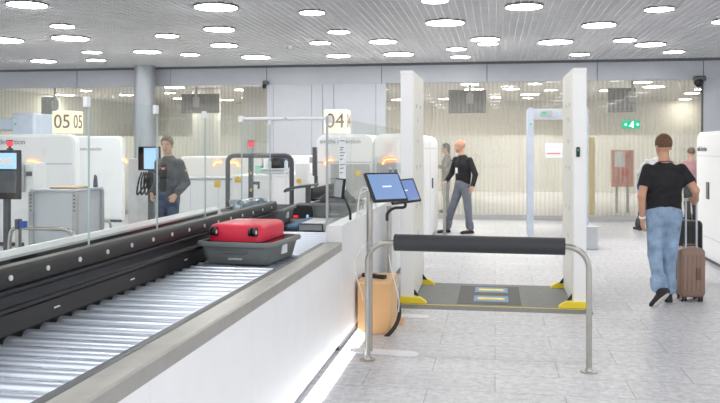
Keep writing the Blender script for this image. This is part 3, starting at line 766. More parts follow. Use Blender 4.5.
b = MB(); b.box(x2 - .004, x2 + .004, 14.0, 14.012, .1, 1.72); b.build('door_seam', M['lgrey'], m, smooth=False)
b = MB(); b.box(x2, x2 + .012, 13.0, 15.8, 1.60, 1.615); b.build('seam', M['lgrey'], m, smooth=False)
# --- 05 machines
Y5 = 12.2
x1 = X_at(75.5, Y5); x0 = x1 - 1.9; zt5 = at_Y(50, 134.5, Y5).z
m = xray('baggage_scanner', 'white rounded baggage scanner at the left edge under the 05 sign', x0, x1, Y5, Y5 + .15, zt5, .16)
lz = at_Y(15, 142, Y5).z
text('lettering', 'smiths detection', .125, (X_at(26, Y5), Y5 - .021, lz), '-y', M['logo'], m, sx=1.0, align='RIGHT')
b = MB(); b.box(x0 + .03, x1 - .05, Y5 - .026, Y5 - .017, at_Y(50, 164.5, Y5).z, at_Y(50, 163, Y5).z); b.build('seam', M['lgrey'], m, smooth=False)
arc_light(m, 28, 40.5, 159.5, 164.5, Y5 - .03, True)
Y5b = 16.4
xa = X_at(75, Y5b); xb = X_at(122.5, Y5b); ztb = at_Y(100, 136, Y5b).z
m = xray('baggage_scanner', 'white rounded baggage scanner behind the grey cabinet, right of the leftmost one', xa - .3, xb, Y5b, Y5b + .13, ztb, .16)
text('lettering', 'smiths detection', .1, (X_at(90.5, Y5b), Y5b - .021, at_Y(90, 149, Y5b).z), '-y', M['logo'], m, sx=.8)
# grey infeed post right of it
Yp = 14.2; xa = X_at(128.3, Yp); xb = X_at(138.5, Yp); q = at_Y(130, 158.5, Yp)
t = thing('control_post', 'grey control post beside the white scanner left of the man in the jacket', 'post', ((xa + xb) / 2, Yp, 0))
b = MB(); b.box(xa, xb, Yp, Yp + .5, 0, q.z); b.build('post_body', M['mgrey'], t, bevel=.01)
b = MB(); b.box(xa + .02, xb - .02, Yp - .005, Yp, q.z - .06, q.z - .03); b.build('label_plate', M['mgrey'], t)
arc_light(t, 123.5, 128.3, 158.2, 163, Yp - .0, True)
# pale blue scanner top
Yb = 15.2; xa = X_at(11.5, Yb); xb = X_at(34.5, Yb); q = at_Y(20, 113, Yb)
t = thing('tall_scanner', 'tall pale blue scanner cabinet rising behind the leftmost white scanner', 'machine', ((xa + xb) / 2, Yb, 0))
b = MB(); b.box(xa, xb, Yb, Yb + .9, 0, q.z); b.build('housing', M['paleblue'], t, bevel=.05)
b = MB(); b.box(xa - .5, xa, Yb + .1, Yb + .8, q.z - .35, q.z - .1); b.build('side_arm', M['paleblue'], t, bevel=.03)
b = MB(); b.cyl((xa + .09, Yb - .01, q.z - .22), (xa + .09, Yb + .01, q.z - .22), .025); b.build('status_light', M['green'], t)
b = MB()
for dx in (.08, xb - xa - .08): b.cyl((xa + dx, Yb - .008, q.z - .09), (xa + dx, Yb + .01, q.z - .09), .015)
b.build('screw', M['mgrey'], t)

# --- illuminated lane signs
def lane_sign(label, px0, px1, px2, py0, py1, Y, digits, zfoot):
    a = at_Y(px0, py0, Y); c = at_Y(px1, py1, Y); w = c.x - a.x; h = a.z - c.z
    t = thing('lane_sign', label, 'sign', ((a.x + c.x) / 2, Y + w / 2, c.z))
    b = MB(); b.box(a.x, c.x, Y, Y + w, c.z, a.z); b.build('light_box', M['sign'], t, bevel=.01)
    b = MB(); b.cyl(((a.x + c.x) / 2, Y + w / 2, zfoot), ((a.x + c.x) / 2, Y + w / 2, c.z), .03); b.build('foot_post', M['lgrey'], t)
    cz = (a.z + c.z) / 2
    text('digits', digits, h * .86, ((a.x + c.x) / 2, Y - .003, cz), '-y', M['digit'], t, sx=.95)
    text('digits', digits, h * .86, (c.x + .003, Y + w / 2, cz), '+x', M['digit'], t, sx=.95)
lane_sign('illuminated cube sign reading 05 at the left', 52, 72.3, 84, 111, 133.3, 12.9, '05', zt5 - .02)
lane_sign('illuminated cube sign reading 04 above the white scanner', 323.8, 346.5, 352, 109.5, 133.3, 13.4, '04', 1.83)

# --- dark framed display and beacon at the left edge
Yd = 8.6
t = thing('operator_display', 'black framed operator display on a post at the left edge', 'display', (X_at(8, Yd), Yd, 0))
a = at_Y(-14, 150, Yd); c = at_Y(20.5, 199.5, Yd)
b = MB(); b.box(a.x, c.x, Yd, Yd + .03, c.z, a.z); b.build('bezel', M['black'], t, bevel=.01)
a2 = at_Y(-12, 153, Yd); c2 = at_Y(16.5, 169, Yd)
b = MB(); b.box(a2.x, c2.x, Yd - .006, Yd, c2.z, a2.z); b.build('screen', M['screenlt'], t, smooth=False)
a3 = at_Y(3, 158, Yd); b = MB(); b.box(a2.x, X_at(13, Yd), Yd - .009, Yd - .006, at_Y(3, 164.5, Yd).z, a3.z); b.build('window_bar', M['paper'], t, smooth=False)
a2 = at_Y(-12, 170.5, Yd); c2 = at_Y(16.5, 193, Yd)
b = MB(); b.box(a2.x, c2.x, Yd - .006, Yd, c2.z, a2.z); b.build('lower_panel', M['dark'], t, smooth=False)
b = MB(); b.box(X_at(4, Yd) - .03, X_at(4, Yd) + .03, Yd + .03, Yd + .09, 0, at_Y(5, 160, Yd).z); b.build('post', M['dark'], t)
b = MB(); b.box(X_at(4, Yd) - .25, X_at(4, Yd) + .25, Yd - .05, Yd + .3, 0, .02); b.build('foot', M['dark'], t)
p = at_Y(9.8, 150, Yd + .04)
t = thing('beacon', 'red warning beacon on top of the operator display at the left edge', 'beacon', p)
b = MB(); b.cyl((p.x, p.y, p.z - .005), (p.x, p.y, p.z + .02), .035); b.cyl((p.x, p.y, p.z + .02), (p.x, p.y, p.z + .045), .016); b.build('base', M['blackm'], t)
b = MB(); b.cyl((p.x, p.y, p.z + .045), (p.x, p.y, p.z + .105), .034, n=20); b.build('lens', M['beacon'], t)
b = MB(); b.cyl((p.x, p.y, p.z + .105), (p.x, p.y, p.z + .117), .035, n=20); b.build('cap', M['blackm'], t)
# grey side unit right of the display
Yg = 9.6; a = at_Y(20.5, 164, Yg); c = at_Y(25.5, 192, Yg)
t = thing('button_unit', 'narrow white control column with dark speaker box right of the operator display', 'control unit', (c.x, Yg, 0))
xa, xb = X_at(24, Yg), X_at(33, Yg)
b = MB(); b.box(xa, xb, Yg, Yg + .3, 0, at_Y(28, 163, Yg).z); b.build('column_body', M['machine'], t, bevel=.01)
b = MB(); b.box(a.x, c.x, Yg - .05, Yg + .0, c.z, a.z); b.build('speaker_box', M['mgrey'], t, bevel=.015)
a = at_Y(26.7, 171.5, Yg); c = at_Y(32.3, 176, Yg); b = MB(); b.box(a.x, c.x, Yg - .02, Yg, c.z, a.z); b.build('key_box', M['dark'], t, bevel=.004)

# --- grey cabinet
Yc = 9.0; a = at_Y(32, 191.5, Yc); c = at_Y(75.5, 233, Yc); zt = a.z
t = thing('cabinet', 'light grey metal cabinet with louvred corners behind the glass at the left', 'cabinet', ((a.x + c.x) / 2, Yc + .35, 0))
yb_ = Yc
while X_at(101, yb_) > c.x and yb_ < 12: yb_ += .01
# right face runs back until it reaches pixel column 101
b = MB(); b.box(a.x, c.x, Yc, yb_, .12, zt); b.build('body', M['lgrey'], t, bevel=.006)
b = MB(); b.box(a.x - .02, c.x + .02, Yc - .02, yb_ + .02, zt, zt + .028); b.build('top_panel', M['lgrey'], t, bevel=.006)
b = MB()
for (x, y) in ((a.x, Yc), (c.x, Yc), (c.x, yb_), (a.x, yb_)): b.box(x - .03, x + .03, y - .03, y + .03, 0, zt - .002)
b.build('corner_post', M['mgrey'], t, bevel=.004)
b = MB()
for x in (a.x, c.x):
    for i in range(5): b.box(x - .012, x + .012, Yc - .034, Yc - .029, zt - .05 - i * .045, zt - .035 - i * .045)
b.build('louvre', M['dark'], t, smooth=False)
b = MB(); b.box((a.x + c.x) / 2 - .06, (a.x + c.x) / 2 + .16, Yc - .012, Yc, .62, .68); b.build('grip', M['mgrey'], t, bevel=.004)
fx = c.x - .24
t2 = thing('folder', 'flat dark folder lying on top of the grey cabinet', 'folder', (fx, Yc + .25, zt + .028))
b = MB(); b.box(fx - .17, fx + .2, Yc + .12, Yc + .42, zt + .028, zt + .04); b.build('cover', M['bluebox'], t2, bevel=.002)
b = MB(); b.box(fx - .16, fx + .19, Yc + .125, Yc + .41, zt + .04, zt + .052); b.build('pages', M['woodside'], t2)
# small upright scanner on the cabinet's rear corner
q = Vector((c.x - .05, yb_ - .06, 0)); b = MB(); b.prism([(q.x - .02, zt + .028), (q.x + .03, zt + .028), (q.x + .02, zt + .16), (q.x - .005, zt + .19), (q.x - .015, zt + .12)], 'y', yb_ - .08, yb_ - .04)
tag(origin(b.build('hand_scanner', M['dark'], bevel=.004), (q.x, yb_ - .06, zt + .028)), 'dark hand scanner standing on the rear corner of the grey cabinet', 'scanner')

# --- belt stanchion and rails
Ys = 7.3; p = at_Y(20.5, 219, Ys)
t = thing('belt_stanchion', 'chrome belt stanchion with blue head at the left edge', 'stanchion', (p.x, Ys, 0))
b = MB(); b.cyl((p.x - .022, Ys, 0), (p.x - .022, Ys, p.z - .05), .03, n=18); b.build('post', M['steel'], t)
b = MB(); b.cyl((p.x, Ys, 0), (p.x, Ys, .02), .16, n=28); b.build('base', M['steel'], t)
b = MB(); b.box(p.x - .045, p.x + .0, Ys - .035, Ys + .035, p.z - .1, p.z); b.build('head', M['dark'], t, bevel=.008)
b = MB(); b.box(p.x + .0, p.x + .06, Ys - .03, Ys + .03, p.z - .085, p.z - .02); b.build('belt_cassette', M['bluehead'], t, bevel=.006)
Yr = 8.0
a = at_Y(27, 228.5, Yr); c = at_Y(69, 228.5, Yr)
b = MB(); b.tube(bez([(a.x - .2, Yr, 0), (a.x - .2, Yr, a.z - .1), (a.x - .1, Yr, a.z), (a.x + .1, Yr, a.z), (c.x - .08, Yr, a.z), (c.x + .02, Yr, a.z - .04), (c.x + .07, Yr, a.z - .14), (c.x + .08, Yr, 0)], 8), .021)
tag(origin(b.build('guard_rail', M['steel']), (c.x, Yr, 0)), 'bent steel guard rail in front of the grey cabinet', 'rail')
Yr = 10.5; a = at_Y(101, 219.5, Yr); c = at_Y(112, 230, Yr)
b = MB(); b.tube(bez([(a.x - .5, Yr, 0), (a.x - .5, Yr, a.z - .1), (a.x - .4, Yr, a.z), (a.x, Yr, a.z), (a.x + .08, Yr, a.z - .02), (c.x - .02, Yr, a.z - .09), (c.x, Yr, 0)], 8), .02)
tag(origin(b.build('guard_rail', M['steel']), (c.x, Yr, 0)), 'bent steel guard rail right of the grey cabinet, mostly hidden', 'rail')

# --- monitor behind the man in the jacket
Ym = 12.2; a = at_Y(138, 146.5, Ym); c = at_Y(159.5, 170.5, Ym)
t = thing('monitor', 'black monitor with pale blue screen beside the man in the grey jacket', 'monitor', ((a.x + c.x) / 2, Ym + .1, 0))
b = MB(); b.box(a.x, c.x, Ym, Ym + .06, c.z, a.z); b.box(a.x, a.x + .09, Ym + .0, Ym + .14, c.z, a.z); b.build('bezel', M['black'], t, bevel=.008)
a2 = at_Y(144, 148, Ym); c2 = at_Y(158.5, 169, Ym); b = MB(); b.box(a2.x, c2.x, Ym - .004, Ym, c2.z, a2.z); b.build('screen', M['screenlt'], t, smooth=False)
b = MB(); b.box((a.x + c.x) / 2 - .04, (a.x + c.x) / 2 + .04, Ym + .06, Ym + .14, .02, (a.z + c.z) / 2); b.build('post', M['dark'], t)
b = MB(); b.box((a.x + c.x) / 2 - .25, (a.x + c.x) / 2 + .25, Ym - .1, Ym + .35, 0, .02); b.build('foot', M['dark'], t)
p = at_Y(143, 190, Ym - .15)
b = MB()
for i in range(5):
    zz = at_Y(143, 172, Ym).z; x = p.x - .08 + .045 * i
    b.tube(bez([(x, Ym - .02 - .01 * i, zz), (x - .04, Ym - .05, zz - .15), (x + .03 * (i - 2), Ym - .06, zz - .36), (x + .05, Ym - .03, zz - .2), (x + .04, Ym, zz - .02)], 6), .014, n=7)
tag(origin(b.build('cable_bundle', M['hose']), (p.x, Ym, zz - .4)), 'black cables hanging under the monitor left of the man in the jacket', 'cables')

# --- white cabinets behind the arches
def wcab(label, px0, px1, ytop, Y, dpt, top='mgrey', btn=None):
    a = at_Y(px0, ytop, Y); c = at_Y(px1, ytop, Y)
    t = thing('white_cabinet', label, 'cabinet', ((a.x + c.x) / 2, Y + dpt / 2, 0), group='white cabinets behind the lane')
    b = MB(); b.box(a.x, c.x - .006, Y, Y + dpt, .05, a.z); b.build('body', M['machine'], t, bevel=.006)
    b = MB(); b.box(a.x, c.x - .006, Y - .01, Y + dpt, a.z, a.z + .035); b.build('worktop', M[top], t, bevel=.005)
    b = MB(); b.box(a.x + .04, c.x - .04, Y + .04, Y + dpt - .04, 0, .05); b.build('plinth', M['dark'], t)
    b = MB(); b.box((a.x + c.x) / 2 - .003, (a.x + c.x) / 2 + .003, Y - .003, Y + .002, .05, a.z - .02); b.build('door_gap', M['lgrey'], t, smooth=False)
    if btn:
        q = at_Y(btn[0], btn[1], Y); b = MB(); b.cyl((q.x, Y - .02, q.z), (q.x, Y, q.z), .04); b.box(q.x - .05, q.x + .05, Y - .006, Y, q.z - .05, q.z + .05); b.build('stop_button', M['btn'], t)
    return t
wcab('white cabinet with grey top directly right of the man in the jacket', 176, 205, 180, 12.0, .9)
wcab('white cabinet with yellow button left of the dark arch', 205, 232, 180, 12.0, .9, btn=(217.5, 184))
wcab('white cabinet seen through the dark arch', 232, 272, 177.5, 12.0, .9, 'white', btn=(238, 179))
wcab('white cabinet under the grey tub with the black bag', 272, 300, 176.5, 12.0, .9, 'white')
# white machine with orange arcs seen above the cabinets
Yw = 14.6; a = at_Y(181, 156.5, Yw); c = at_Y(262, 156.5, Yw)
t = thing('infeed_unit', 'white infeed unit with two orange arc lights behind the dark arch', 'machine', ((a.x + c.x) / 2, Yw + .5, 0))
b = MB(); b.box(a.x, c.x, Yw, Yw + 1.0, .06, a.z); b.build('housing', M['cream'], t, bevel=.03)
b = MB(); b.box(a.x + .1, c.x - .1, Yw + .1, Yw + .9, 0, .06); b.build('plinth', M['dark'], t)
arc_light(t, 213, 222, 160.5, 166, Yw - .0); arc_light(t, 228.5, 240.5, 160.5, 166.5, Yw - .0, True)
a = at_Y(262, 155, Yw); c = at_Y(316, 155, Yw)
t = thing('infeed_unit', 'white infeed unit behind the grey tub with the black bag', 'machine', ((a.x + c.x) / 2, Yw + .5, 0))
b = MB(); b.box(a.x + .02, c.x - .1, Yw, Yw + 1.0, .06, at_Y(290, 156, Yw).z); b.build('housing', M['machine'], t, bevel=.03)
b = MB(); b.box(a.x + .1, c.x - .2, Yw + .1, Yw + .9, 0, .06); b.build('plinth', M['dark'], t)
# grey tub with black bag and bottle
Yt = 12.35; a = at_Y(266, 168, Yt); c = at_Y(289, 177, Yt); zb = a.z - (a.z - at_Y(266, 176.5, 12.0).z) ; zb = at_Y(285, 176.5, 12.0).z + .035
t = thing('grey_tub', 'light grey tub on the white cabinet holding the black bag', 'tub', ((a.x + c.x) / 2, Yt, zb))
b = MB(); b.box(a.x, c.x, Yt - .3, Yt + .3, zb, a.z - .02); b.build('body', M['lgrey'], t, bevel=.02)
b = MB(); b.box(a.x - .015, c.x + .015, Yt - .315, Yt + .315, a.z - .025, a.z); b.build('rim', M['lgrey'], t, bevel=.008)
b = MB(); b.box(a.x - .12, a.x - .03, Yt - .2, Yt - .05, zb, zb + .13)
tag(origin(b.build('green_block', M['green2'], bevel=.01), (a.x - .08, Yt - .12, zb)), 'small pale green plastic block left of the grey tub', 'block')
blob('bag', 'dark crumpled bag lying on the light grey tub behind the arch', 'bag', ((a.x + c.x) / 2 + .02, Yt, a.z + .065), .17, .2, .13, M['cloth_black'], 11, .2)
for px, lab in ((286.5, 'clear bottle with blue cap standing right of the dark crumpled bag'), (269.8, 'clear bottle with blue cap standing left of the dark crumpled bag')):
    q = at_Y(px, 165, Yt - .2); z = a.z
    t = thing('bottle', lab, 'bottle', (q.x, Yt - .22, z))
    b = MB(); b.cyl((q.x, Yt - .22, z), (q.x, Yt - .22, z + .10), .03); b.cyl((q.x, Yt - .22, z + .10), (q.x, Yt - .22, z + .125), .03, .013); b.build('body', M['bottle'], t)
    b = MB(); b.cyl((q.x, Yt - .22, z + .125), (q.x, Yt - .22, z + .15), .015); b.build('cap', M['bluecap'], t)
# dark arches
Ya = 10.6
def arch(label, px0, px1, pyt, pyb, Y, left=True, right=True, rr=.12, r=.032):
    a = at_Y(px0, pyt, Y); c = at_Y(px1, pyt, Y)
    t = thing('tube_arch', label, 'frame', ((a.x + c.x) / 2, Y, 0))
    z = a.z - r
    b = MB(); pts = []
    if left: pts += [(a.x + r, Y, 0), (a.x + r, Y, .4), (a.x + r, Y, z - rr)] + [(a.x + r + rr - rr * math.cos(u), Y, z - rr + rr * math.sin(u)) for u in (PI / 8, PI / 4, 3 * PI / 8)] + [(a.x + r + rr, Y, z)]
    else: pts += [(a.x, Y, z)]
    if right: pts += [(c.x - r - rr, Y, z)] + [(c.x - r - rr + rr * math.sin(u), Y, z - rr + rr * math.cos(u)) for u in (PI / 8, PI / 4, 3 * PI / 8)] + [(c.x - r, Y, z - rr), (c.x - r, Y, .4), (c.x - r, Y, 0)]
    else: pts += [(c.x, Y, z)]
    b.tube(pts, r, n=12); b.build('tube', M['dark'], t); return t, a, c
t, a, c = arch('dark grey tube arch over the tray line, left of the 04 scanner', 225.5, 294, 153.2, 205, Ya, rr=.09)
q = X_at(251, Ya)
b = MB(); b.box(q - .028, q + .028, Ya - .03, Ya + .03, 0, a.z - .05); b.build('middle_post', M['dark'], t)
b = MB()
for py in (173, 190): w = at_Y(251, py, Ya - .03); b.box(w.x - .012, w.x + .012, Ya - .034, Ya - .03, w.z - .02, w.z + .02)
b.build('yellow_mark', M['btn'], t, smooth=False)
w = at_Y(253, 183, Ya); b = MB(); b.box(w.x, w.x + .09, Ya - .02, Ya + .02, w.z - .02, w.z + .02); b.box(w.x + .07, w.x + .09, Ya - .02, Ya + .02, w.z - .08, w.z); b.build('latch', M['dark'], t)
w0 = at_Y(229, 201, Ya); w1 = at_Y(250, 198, Ya); b = MB(); b.box(w0.x, w1.x, Ya - .02, Ya + .02, w0.z - .05, w0.z + .02); b.build('cross_rail', M['mgrey'], t)
q = at_Y(251.2, 153, Ya)
t = thing('beacon', 'red beacon on the middle post of the dark tube arch', 'beacon', (q.x, Ya, a.z))
b = MB(); b.cyl((q.x, Ya, a.z - .005), (q.x, Ya, a.z + .05), .018); b.cyl((q.x, Ya, a.z + .05), (q.x, Ya, a.z + .09), .04); b.build('base', M['mgrey'], t)
b = MB(); b.cyl((q.x, Ya, a.z + .09), (q.x, Ya, a.z + .16), .042, n=20); b.build('lens', M['beacon'], t)
b = MB(); b.cyl((q.x, Ya, a.z + .16), (q.x, Ya, a.z + .175), .044, n=20); b.build('cap', M['dark'], t)
# dark display edge and scoop
Yq = 12.2; a = at_Y(312.3, 147, Yq); c = at_Y(317, 190, Yq)
t = thing('side_display', 'narrow dark display seen edge on left of the 04 scanner', 'display', ((a.x + c.x) / 2, Yq + .2, 0))
b = MB(); b.box(a.x, c.x - .01, Yq, Yq + .09, at_Y(314, 176, Yq).z, a.z); b.build('panel', M['dark'], t, bevel=.01)
b = MB(); b.box(a.x + .01, c.x - .02, Yq + .09, Yq + .15, 0, at_Y(314, 176, Yq).z); b.build('post', M['dark'], t)
b = MB(); b.box(a.x - .05, a.x, Yq + .02, Yq + .08, at_Y(314, 163, Yq).z, at_Y(314, 157, Yq).z); b.build('bracket', M['mgrey'], t)
Yq = 9.9; a = at_Y(283.5, 190, Yq); c = at_Y(311, 187, Yq)
t = thing('tray_flap', 'dark curved flap on a post above the black reader unit', 'flap', (c.x, Yq, 0))
b = MB(); P = [(a.x, a.z - .035), (a.x + .03, a.z - .01), (a.x + .1, a.z + .01), (c.x, c.z)]
b.prism(P + [(x, z + .03) for x, z in P[::-1]], 'y', Yq, Yq + .45); b.build('flap_plate', M['dark'], t, bevel=.004)
b = MB(); b.box(c.x - .09, c.x - .03, Yq + .08, Yq + .14, 0, c.z); b.build('post', M['dark'], t)
# grey clamp post with yellow button
Yk = 11.5; a = at_Y(297, 160, Yk); 
t = thing('control_post', 'slim white control post with orange button between arch and 04 scanner', 'post', (a.x, Yk, 0))
b = MB(); b.box(a.x - .03, X_at(308, Yk), Yk, Yk + .1, 0, at_Y(300, 163, Yk).z); b.build('post_body', M['machine'], t, bevel=.01)
w = at_Y(299, 181, Yk - .01); b = MB(); b.cyl((w.x, Yk - .03, w.z), (w.x, Yk, w.z), .035); b.build('stop_button', M['btn'], t)

# --- walk-through metal detector
Yw = 15.0
xl = X_at(530.7, Yw); xr_ = X_at(585.2, Yw); zt = at_Y(535, 107.5, Yw).z; zh = at_Y(540, 119.5, Yw).z
t = thing('metal_detector', 'pale blue grey walk-through metal detector arch behind the right scanner panel', 'detector', ((xl + xr_) / 2, Yw + .3, 0))
for x in (xl, xr_):
    b = MB(); b.rbox(x - .055, x + .055, Yw, Yw + .6, 0, zt, .045, 'y'); b.build('side_panel', M['paleblue'], t)
b = MB(); b.rbox(xl + .05, xr_ - .05, Yw + .05, Yw + .55, zh, zt - .02, .03, 'y'); b.build('header', M['lgrey'], t)
a = at_Y(540.5, 110, Yw); c = at_Y(552, 116.5, Yw); b = MB(); b.box(a.x, c.x, Yw + .03, Yw + .05, c.z, a.z); b.build('display', M['mgrey'], t, bevel=.004)
b = MB(); b.box(a.x + .03, a.x + .11, Yw + .027, Yw + .03, a.z - .07, a.z - .03); b.build('display_light', M['green'], t, smooth=False)
a = at_Y(553.5, 111, Yw); c = at_Y(560, 116, Yw); b = MB(); b.box(a.x, c.x, Yw + .035, Yw + .05, c.z, a.z); b.build('keypad', M['paleblue'], t, bevel=.004)
b = MB()
for x in (xl, xr_): b.cyl((x, Yw - .005, zt - .3), (x, Yw + .005, zt - .3), .018)
b.build('status_light', M['green'], t)
# grey box right of portal
a = on_z(592, 250, 0); Yg = a.y; x0 = X_at(583.5, Yg); x1 = X_at(598, Yg); z1 = at_Y(590, 228, Yg).z
t = thing('grey_box', 'small pale grey floor box behind the right scanner panel', 'box', ((x0 + x1) / 2, Yg + .2, 0))
b = MB(); b.box(x0, x1, Yg, Yg + .4, 0, z1); b.build('body', M['lgrey'], t, bevel=.012)
b = MB(); b.box(x0 - .01, x1 + .01, Yg - .01, Yg + .41, z1, z1 + .02); b.build('lid', M['lgrey'], t, bevel=.006)
# steel gate post by bald man
p = on_z(444.5, 235.5, 0); zt = at_Y(444, 183, p.y).z
t = thing('gate_post', 'slim steel gate post under the right hand of the bald man', 'post', (p.x, p.y, 0))
b = MB(); b.cyl((p.x, p.y, 0), (p.x, p.y, zt), .028); b.build('post', M['steel'], t)
b = MB(); b.cyl((p.x, p.y, 0), (p.x, p.y, .015), .07); b.build('base', M['steel'], t)
b = MB(); b.cyl((p.x, p.y, zt), (p.x, p.y, zt + .02), .034); b.build('cap', M['lgrey'], t)
# right-hand scanner
X3 = 2.96; yb_ = 11.4
t = thing('baggage_scanner', 'white rounded baggage scanner cut by the right edge', 'machine', (X3 + .8, 9.5, 0))
r = .16; zt = 1.845; y0 = 8.4; yb_ = (2.96 * F / (CO * (697 - VPX)) + X3 * SI) / CO
b = MB(); b.rbox(X3, X3 + 1.5, y0, yb_, .06, zt, r, 'x'); b.build('housing', M['machine'], t, bevel=.012)
b = MB(); b.rbox(X3 - .015, X3 + .02, y0 + .04, yb_ - .04, .12, zt - .04, r - .03, 'x'); b.build('side_cover', M['machine'], t, bevel=.006)
b = MB(); b.box(X3 + .05, X3 + 1.4, y0 + .05, yb_ - .05, 0, .06); b.build('plinth', M['dark'], t)
def yx(px): return (X3 * F / (CO * (px - VPX)) + X3 * SI) / CO
def zx(px, py): y = yx(px); return CH - (py - HZ) * depth(X3, y) / F
text('lettering', 'smiths detection', .1, (X3 - .018, yx(698.5), zx(702, 149)), '-x', M['logo'], t, sx=.8, align='LEFT')
b = MB(); b.box(X3 - .03, X3 - .01, yx(710.5), yx(708), zx(709, 199), zx(709, 182)); b.build('door_handle', M['dark'], t, bevel=.005)
b = MB(); b.box(X3 - .02, X3 - .014, y0 + .1, yb_ - .1, .36, .37); b.box(X3 - .02, X3 - .014, y0 + .1, yb_ - .1, 1.5, 1.508); b.build('seam', M['lgrey'], t, smooth=False)
# ================================================================== body scanner portal
YP0, YP1 = 8.36, 9.58
XI, XJ = -.84, .775          # inner faces
PT = 2.42
for nm, xa, xb, lab in (('L', XI - .128, XI, 'tall white body scanner panel on the left of the rubber mat'),
                        ('R', XJ, XJ + .128, 'tall white body scanner panel on the right of the rubber mat')):
    t = thing('body_scanner', lab, 'scanner panel', ((xa + xb) / 2, (YP0 + YP1) / 2, .02))
    inner = XI if nm == 'L' else XJ; s = 1 if nm == 'L' else -1
    b = MB(); b.box(xa, xb, YP0, YP1, .02, PT); b.build('housing', M['portal'], t, bevel=.006)
    b = MB(); b.box(inner - s * .002, inner + s * .008, YP0 + .02, YP1 - .02, .06, PT - .03); b.build('inner_cover', M['portalin'], t, bevel=.003)
    b = MB(); b.box(xa - .004, xb + .004, YP0 - .004, YP1 + .004, PT - .035, PT + .004); b.build('cap', M['portal'], t, bevel=.006)
    b = MB()
    for z in (2.08, 1.93, 1.7, 1.42, 1.0, .7):
        for yy in ((YP0 + .35, YP0 + .75) if z in (2.08, 1.42, 1.0) else (YP0 + .5,)):
            b.cyl((inner + s * .006, yy, z), (inner + s * .0115, yy, z), .014, n=10); b.cyl((inner + s * .006, yy - .03, z - .02), (inner + s * .0115, yy - .03, z - .02), .008, n=8)
    b.build('screw', M['mgrey'], t)
    if nm == 'R':
        b = MB(); q = at_Y(578, 152, YP0); b.rbox(q.x - .018, q.x + .018, YP0 - .012, YP0, q.z - .05, q.z + .05, .01); b.build('reader', M['black'], t)
        b = MB(); b.box(q.x - .006, q.x + .006, YP0 - .015, YP0 - .012, q.z + .01, q.z + .03); b.build('reader_light', M['green'], t, smooth=False)
    # yellow wedge brackets
    for y0, y1 in ((YP0 - .04, YP0 + .04), (YP1 - .1, YP1 - .02)):
        xo = (xa - .002) if nm == 'L' else (xb + .002); xi2 = inner + s * .145
        b = MB(); b.prism([(xo, .02), (xi2, .02), (xi2 - s * .01, .04), (xi2 - s * .07, .08), (xo, .08)], 'y', y0, y1)
        b.build('yellow_bracket', M['yellow'], t, smooth=False)
    for y0 in (YP0 + .06, YP1 - .14):
        b = MB(); b.prism([(inner + s * .008, .085), (inner + s * .06, .08), (inner + s * .008, .15)], 'y', y0, y0 + .014); b.build('gusset', M['blackm'], t, smooth=False)
t = thing('scanner_mat', 'grey rubber floor mat with yellow edge and blue foot markings between the scanner panels', 'mat', (0, (YP0 + YP1) / 2, 0))
b = MB(); b.prism([(YP0 - .22, .0), (YP0 - .1, .02), (YP1 + .04, .02), (YP1 + .1, 0)], 'x', XI - .17, XJ + .17); b.build('ramp_plate', M['mat'], t, smooth=False)
b = MB(); b.box(XI - .1, XJ + .1, YP0 - .098, YP0 - .083, .02, .0235); b.build('yellow_line', M['yellow'], t, smooth=False)
b = MB(); xa = X_at(459, 8.9); xb = X_at(520, 8.9); b.box(xa, xb, YP0 + .02, YP1 - .12, .02, .023); b.build('centre_pad', M['matdk'], t, smooth=False)
mx = (xa + xb) / 2 + .02
for yc in (YP0 + .33, YP0 + .86):
    b = MB(); b.box(mx - .18, mx + .18, yc - .16, yc + .16, .023, .0245); b.build('blue_marking', M['blue'], t, smooth=False)
    b = MB(); 
    P = [(-.14, -.05), (-.1, -.06), (.05, -.045), (.12, -.055), (.15, 0), (.12, .055), (.05, .045), (-.1, .06), (-.14, .05)]
    b.prism([(mx + p, yc + q) for p, q in P], 'z', .0245, .026); b.build('foot_symbol', M['yellow'], t, smooth=False)

# ================================================================== padded barrier
pl = on_z(367.5, 360, 0); pr = on_z(589, 372, 0)
t = thing('padded_barrier', 'steel tube barrier with long black foam padded top bar in the foreground', 'barrier', ((pl + pr) / 2))
d = (pr - pl); L_ = d.length; u = d.normalized()
zt = .905; r = .021; R_ = .16
def bp(s, z): return (pl.x + u.x * s, pl.y + u.y * s, z)
pts = [bp(0, 0), bp(0, .3), bp(0, zt - R_)] + [bp(R_ - R_ * math.cos(a), zt - R_ + R_ * math.sin(a)) for a in [PI / 2 * i / 8 for i in range(1, 8)]] + [bp(R_, zt)]
pts += [bp(L_ / 2, zt), bp(L_ - R_, zt)] + [bp(L_ - R_ + R_ * math.sin(a), zt - R_ + R_ * math.cos(a)) for a in [PI / 2 * i / 8 for i in range(1, 8)]] + [bp(L_, zt - R_), bp(L_, .3), bp(L_, 0)]
b = MB(); b.tube(pts, r, n=18); b.build('tube', M['steel'], t)
def s_at(px):
    best = None
    for i in range(400):
        s = L_ * i / 400; p = bp(s, zt); q = 360 + F * (p[0] * CO + p[1] * SI) / depth(p[0], p[1])
        if best is None or abs(q - px) < best[0]: best = (abs(q - px), s)
    return best[1]
s0, s1 = s_at(394.5), s_at(565); rp = .063
b = MB(); n = 24
prof = [(s0, rp - .02), (s0 + .004, rp - .008), (s0 + .018, rp), (s1 - .018, rp), (s1 - .004, rp - .008), (s1, rp - .02)]
b.tube([bp(s, zt) for s, q in prof], lambda f: rp, n=28)
b.build('foam_pad', M['pad'], t, bevel=.012)
for s in (0, L_):
    b = MB(); b.cyl(bp(s, 0), bp(s, .008), .062, n=24); b.cyl(bp(s, .008), bp(s, .03), .028, .022, n=18); b.build('floor_flange', M['steel'], t)

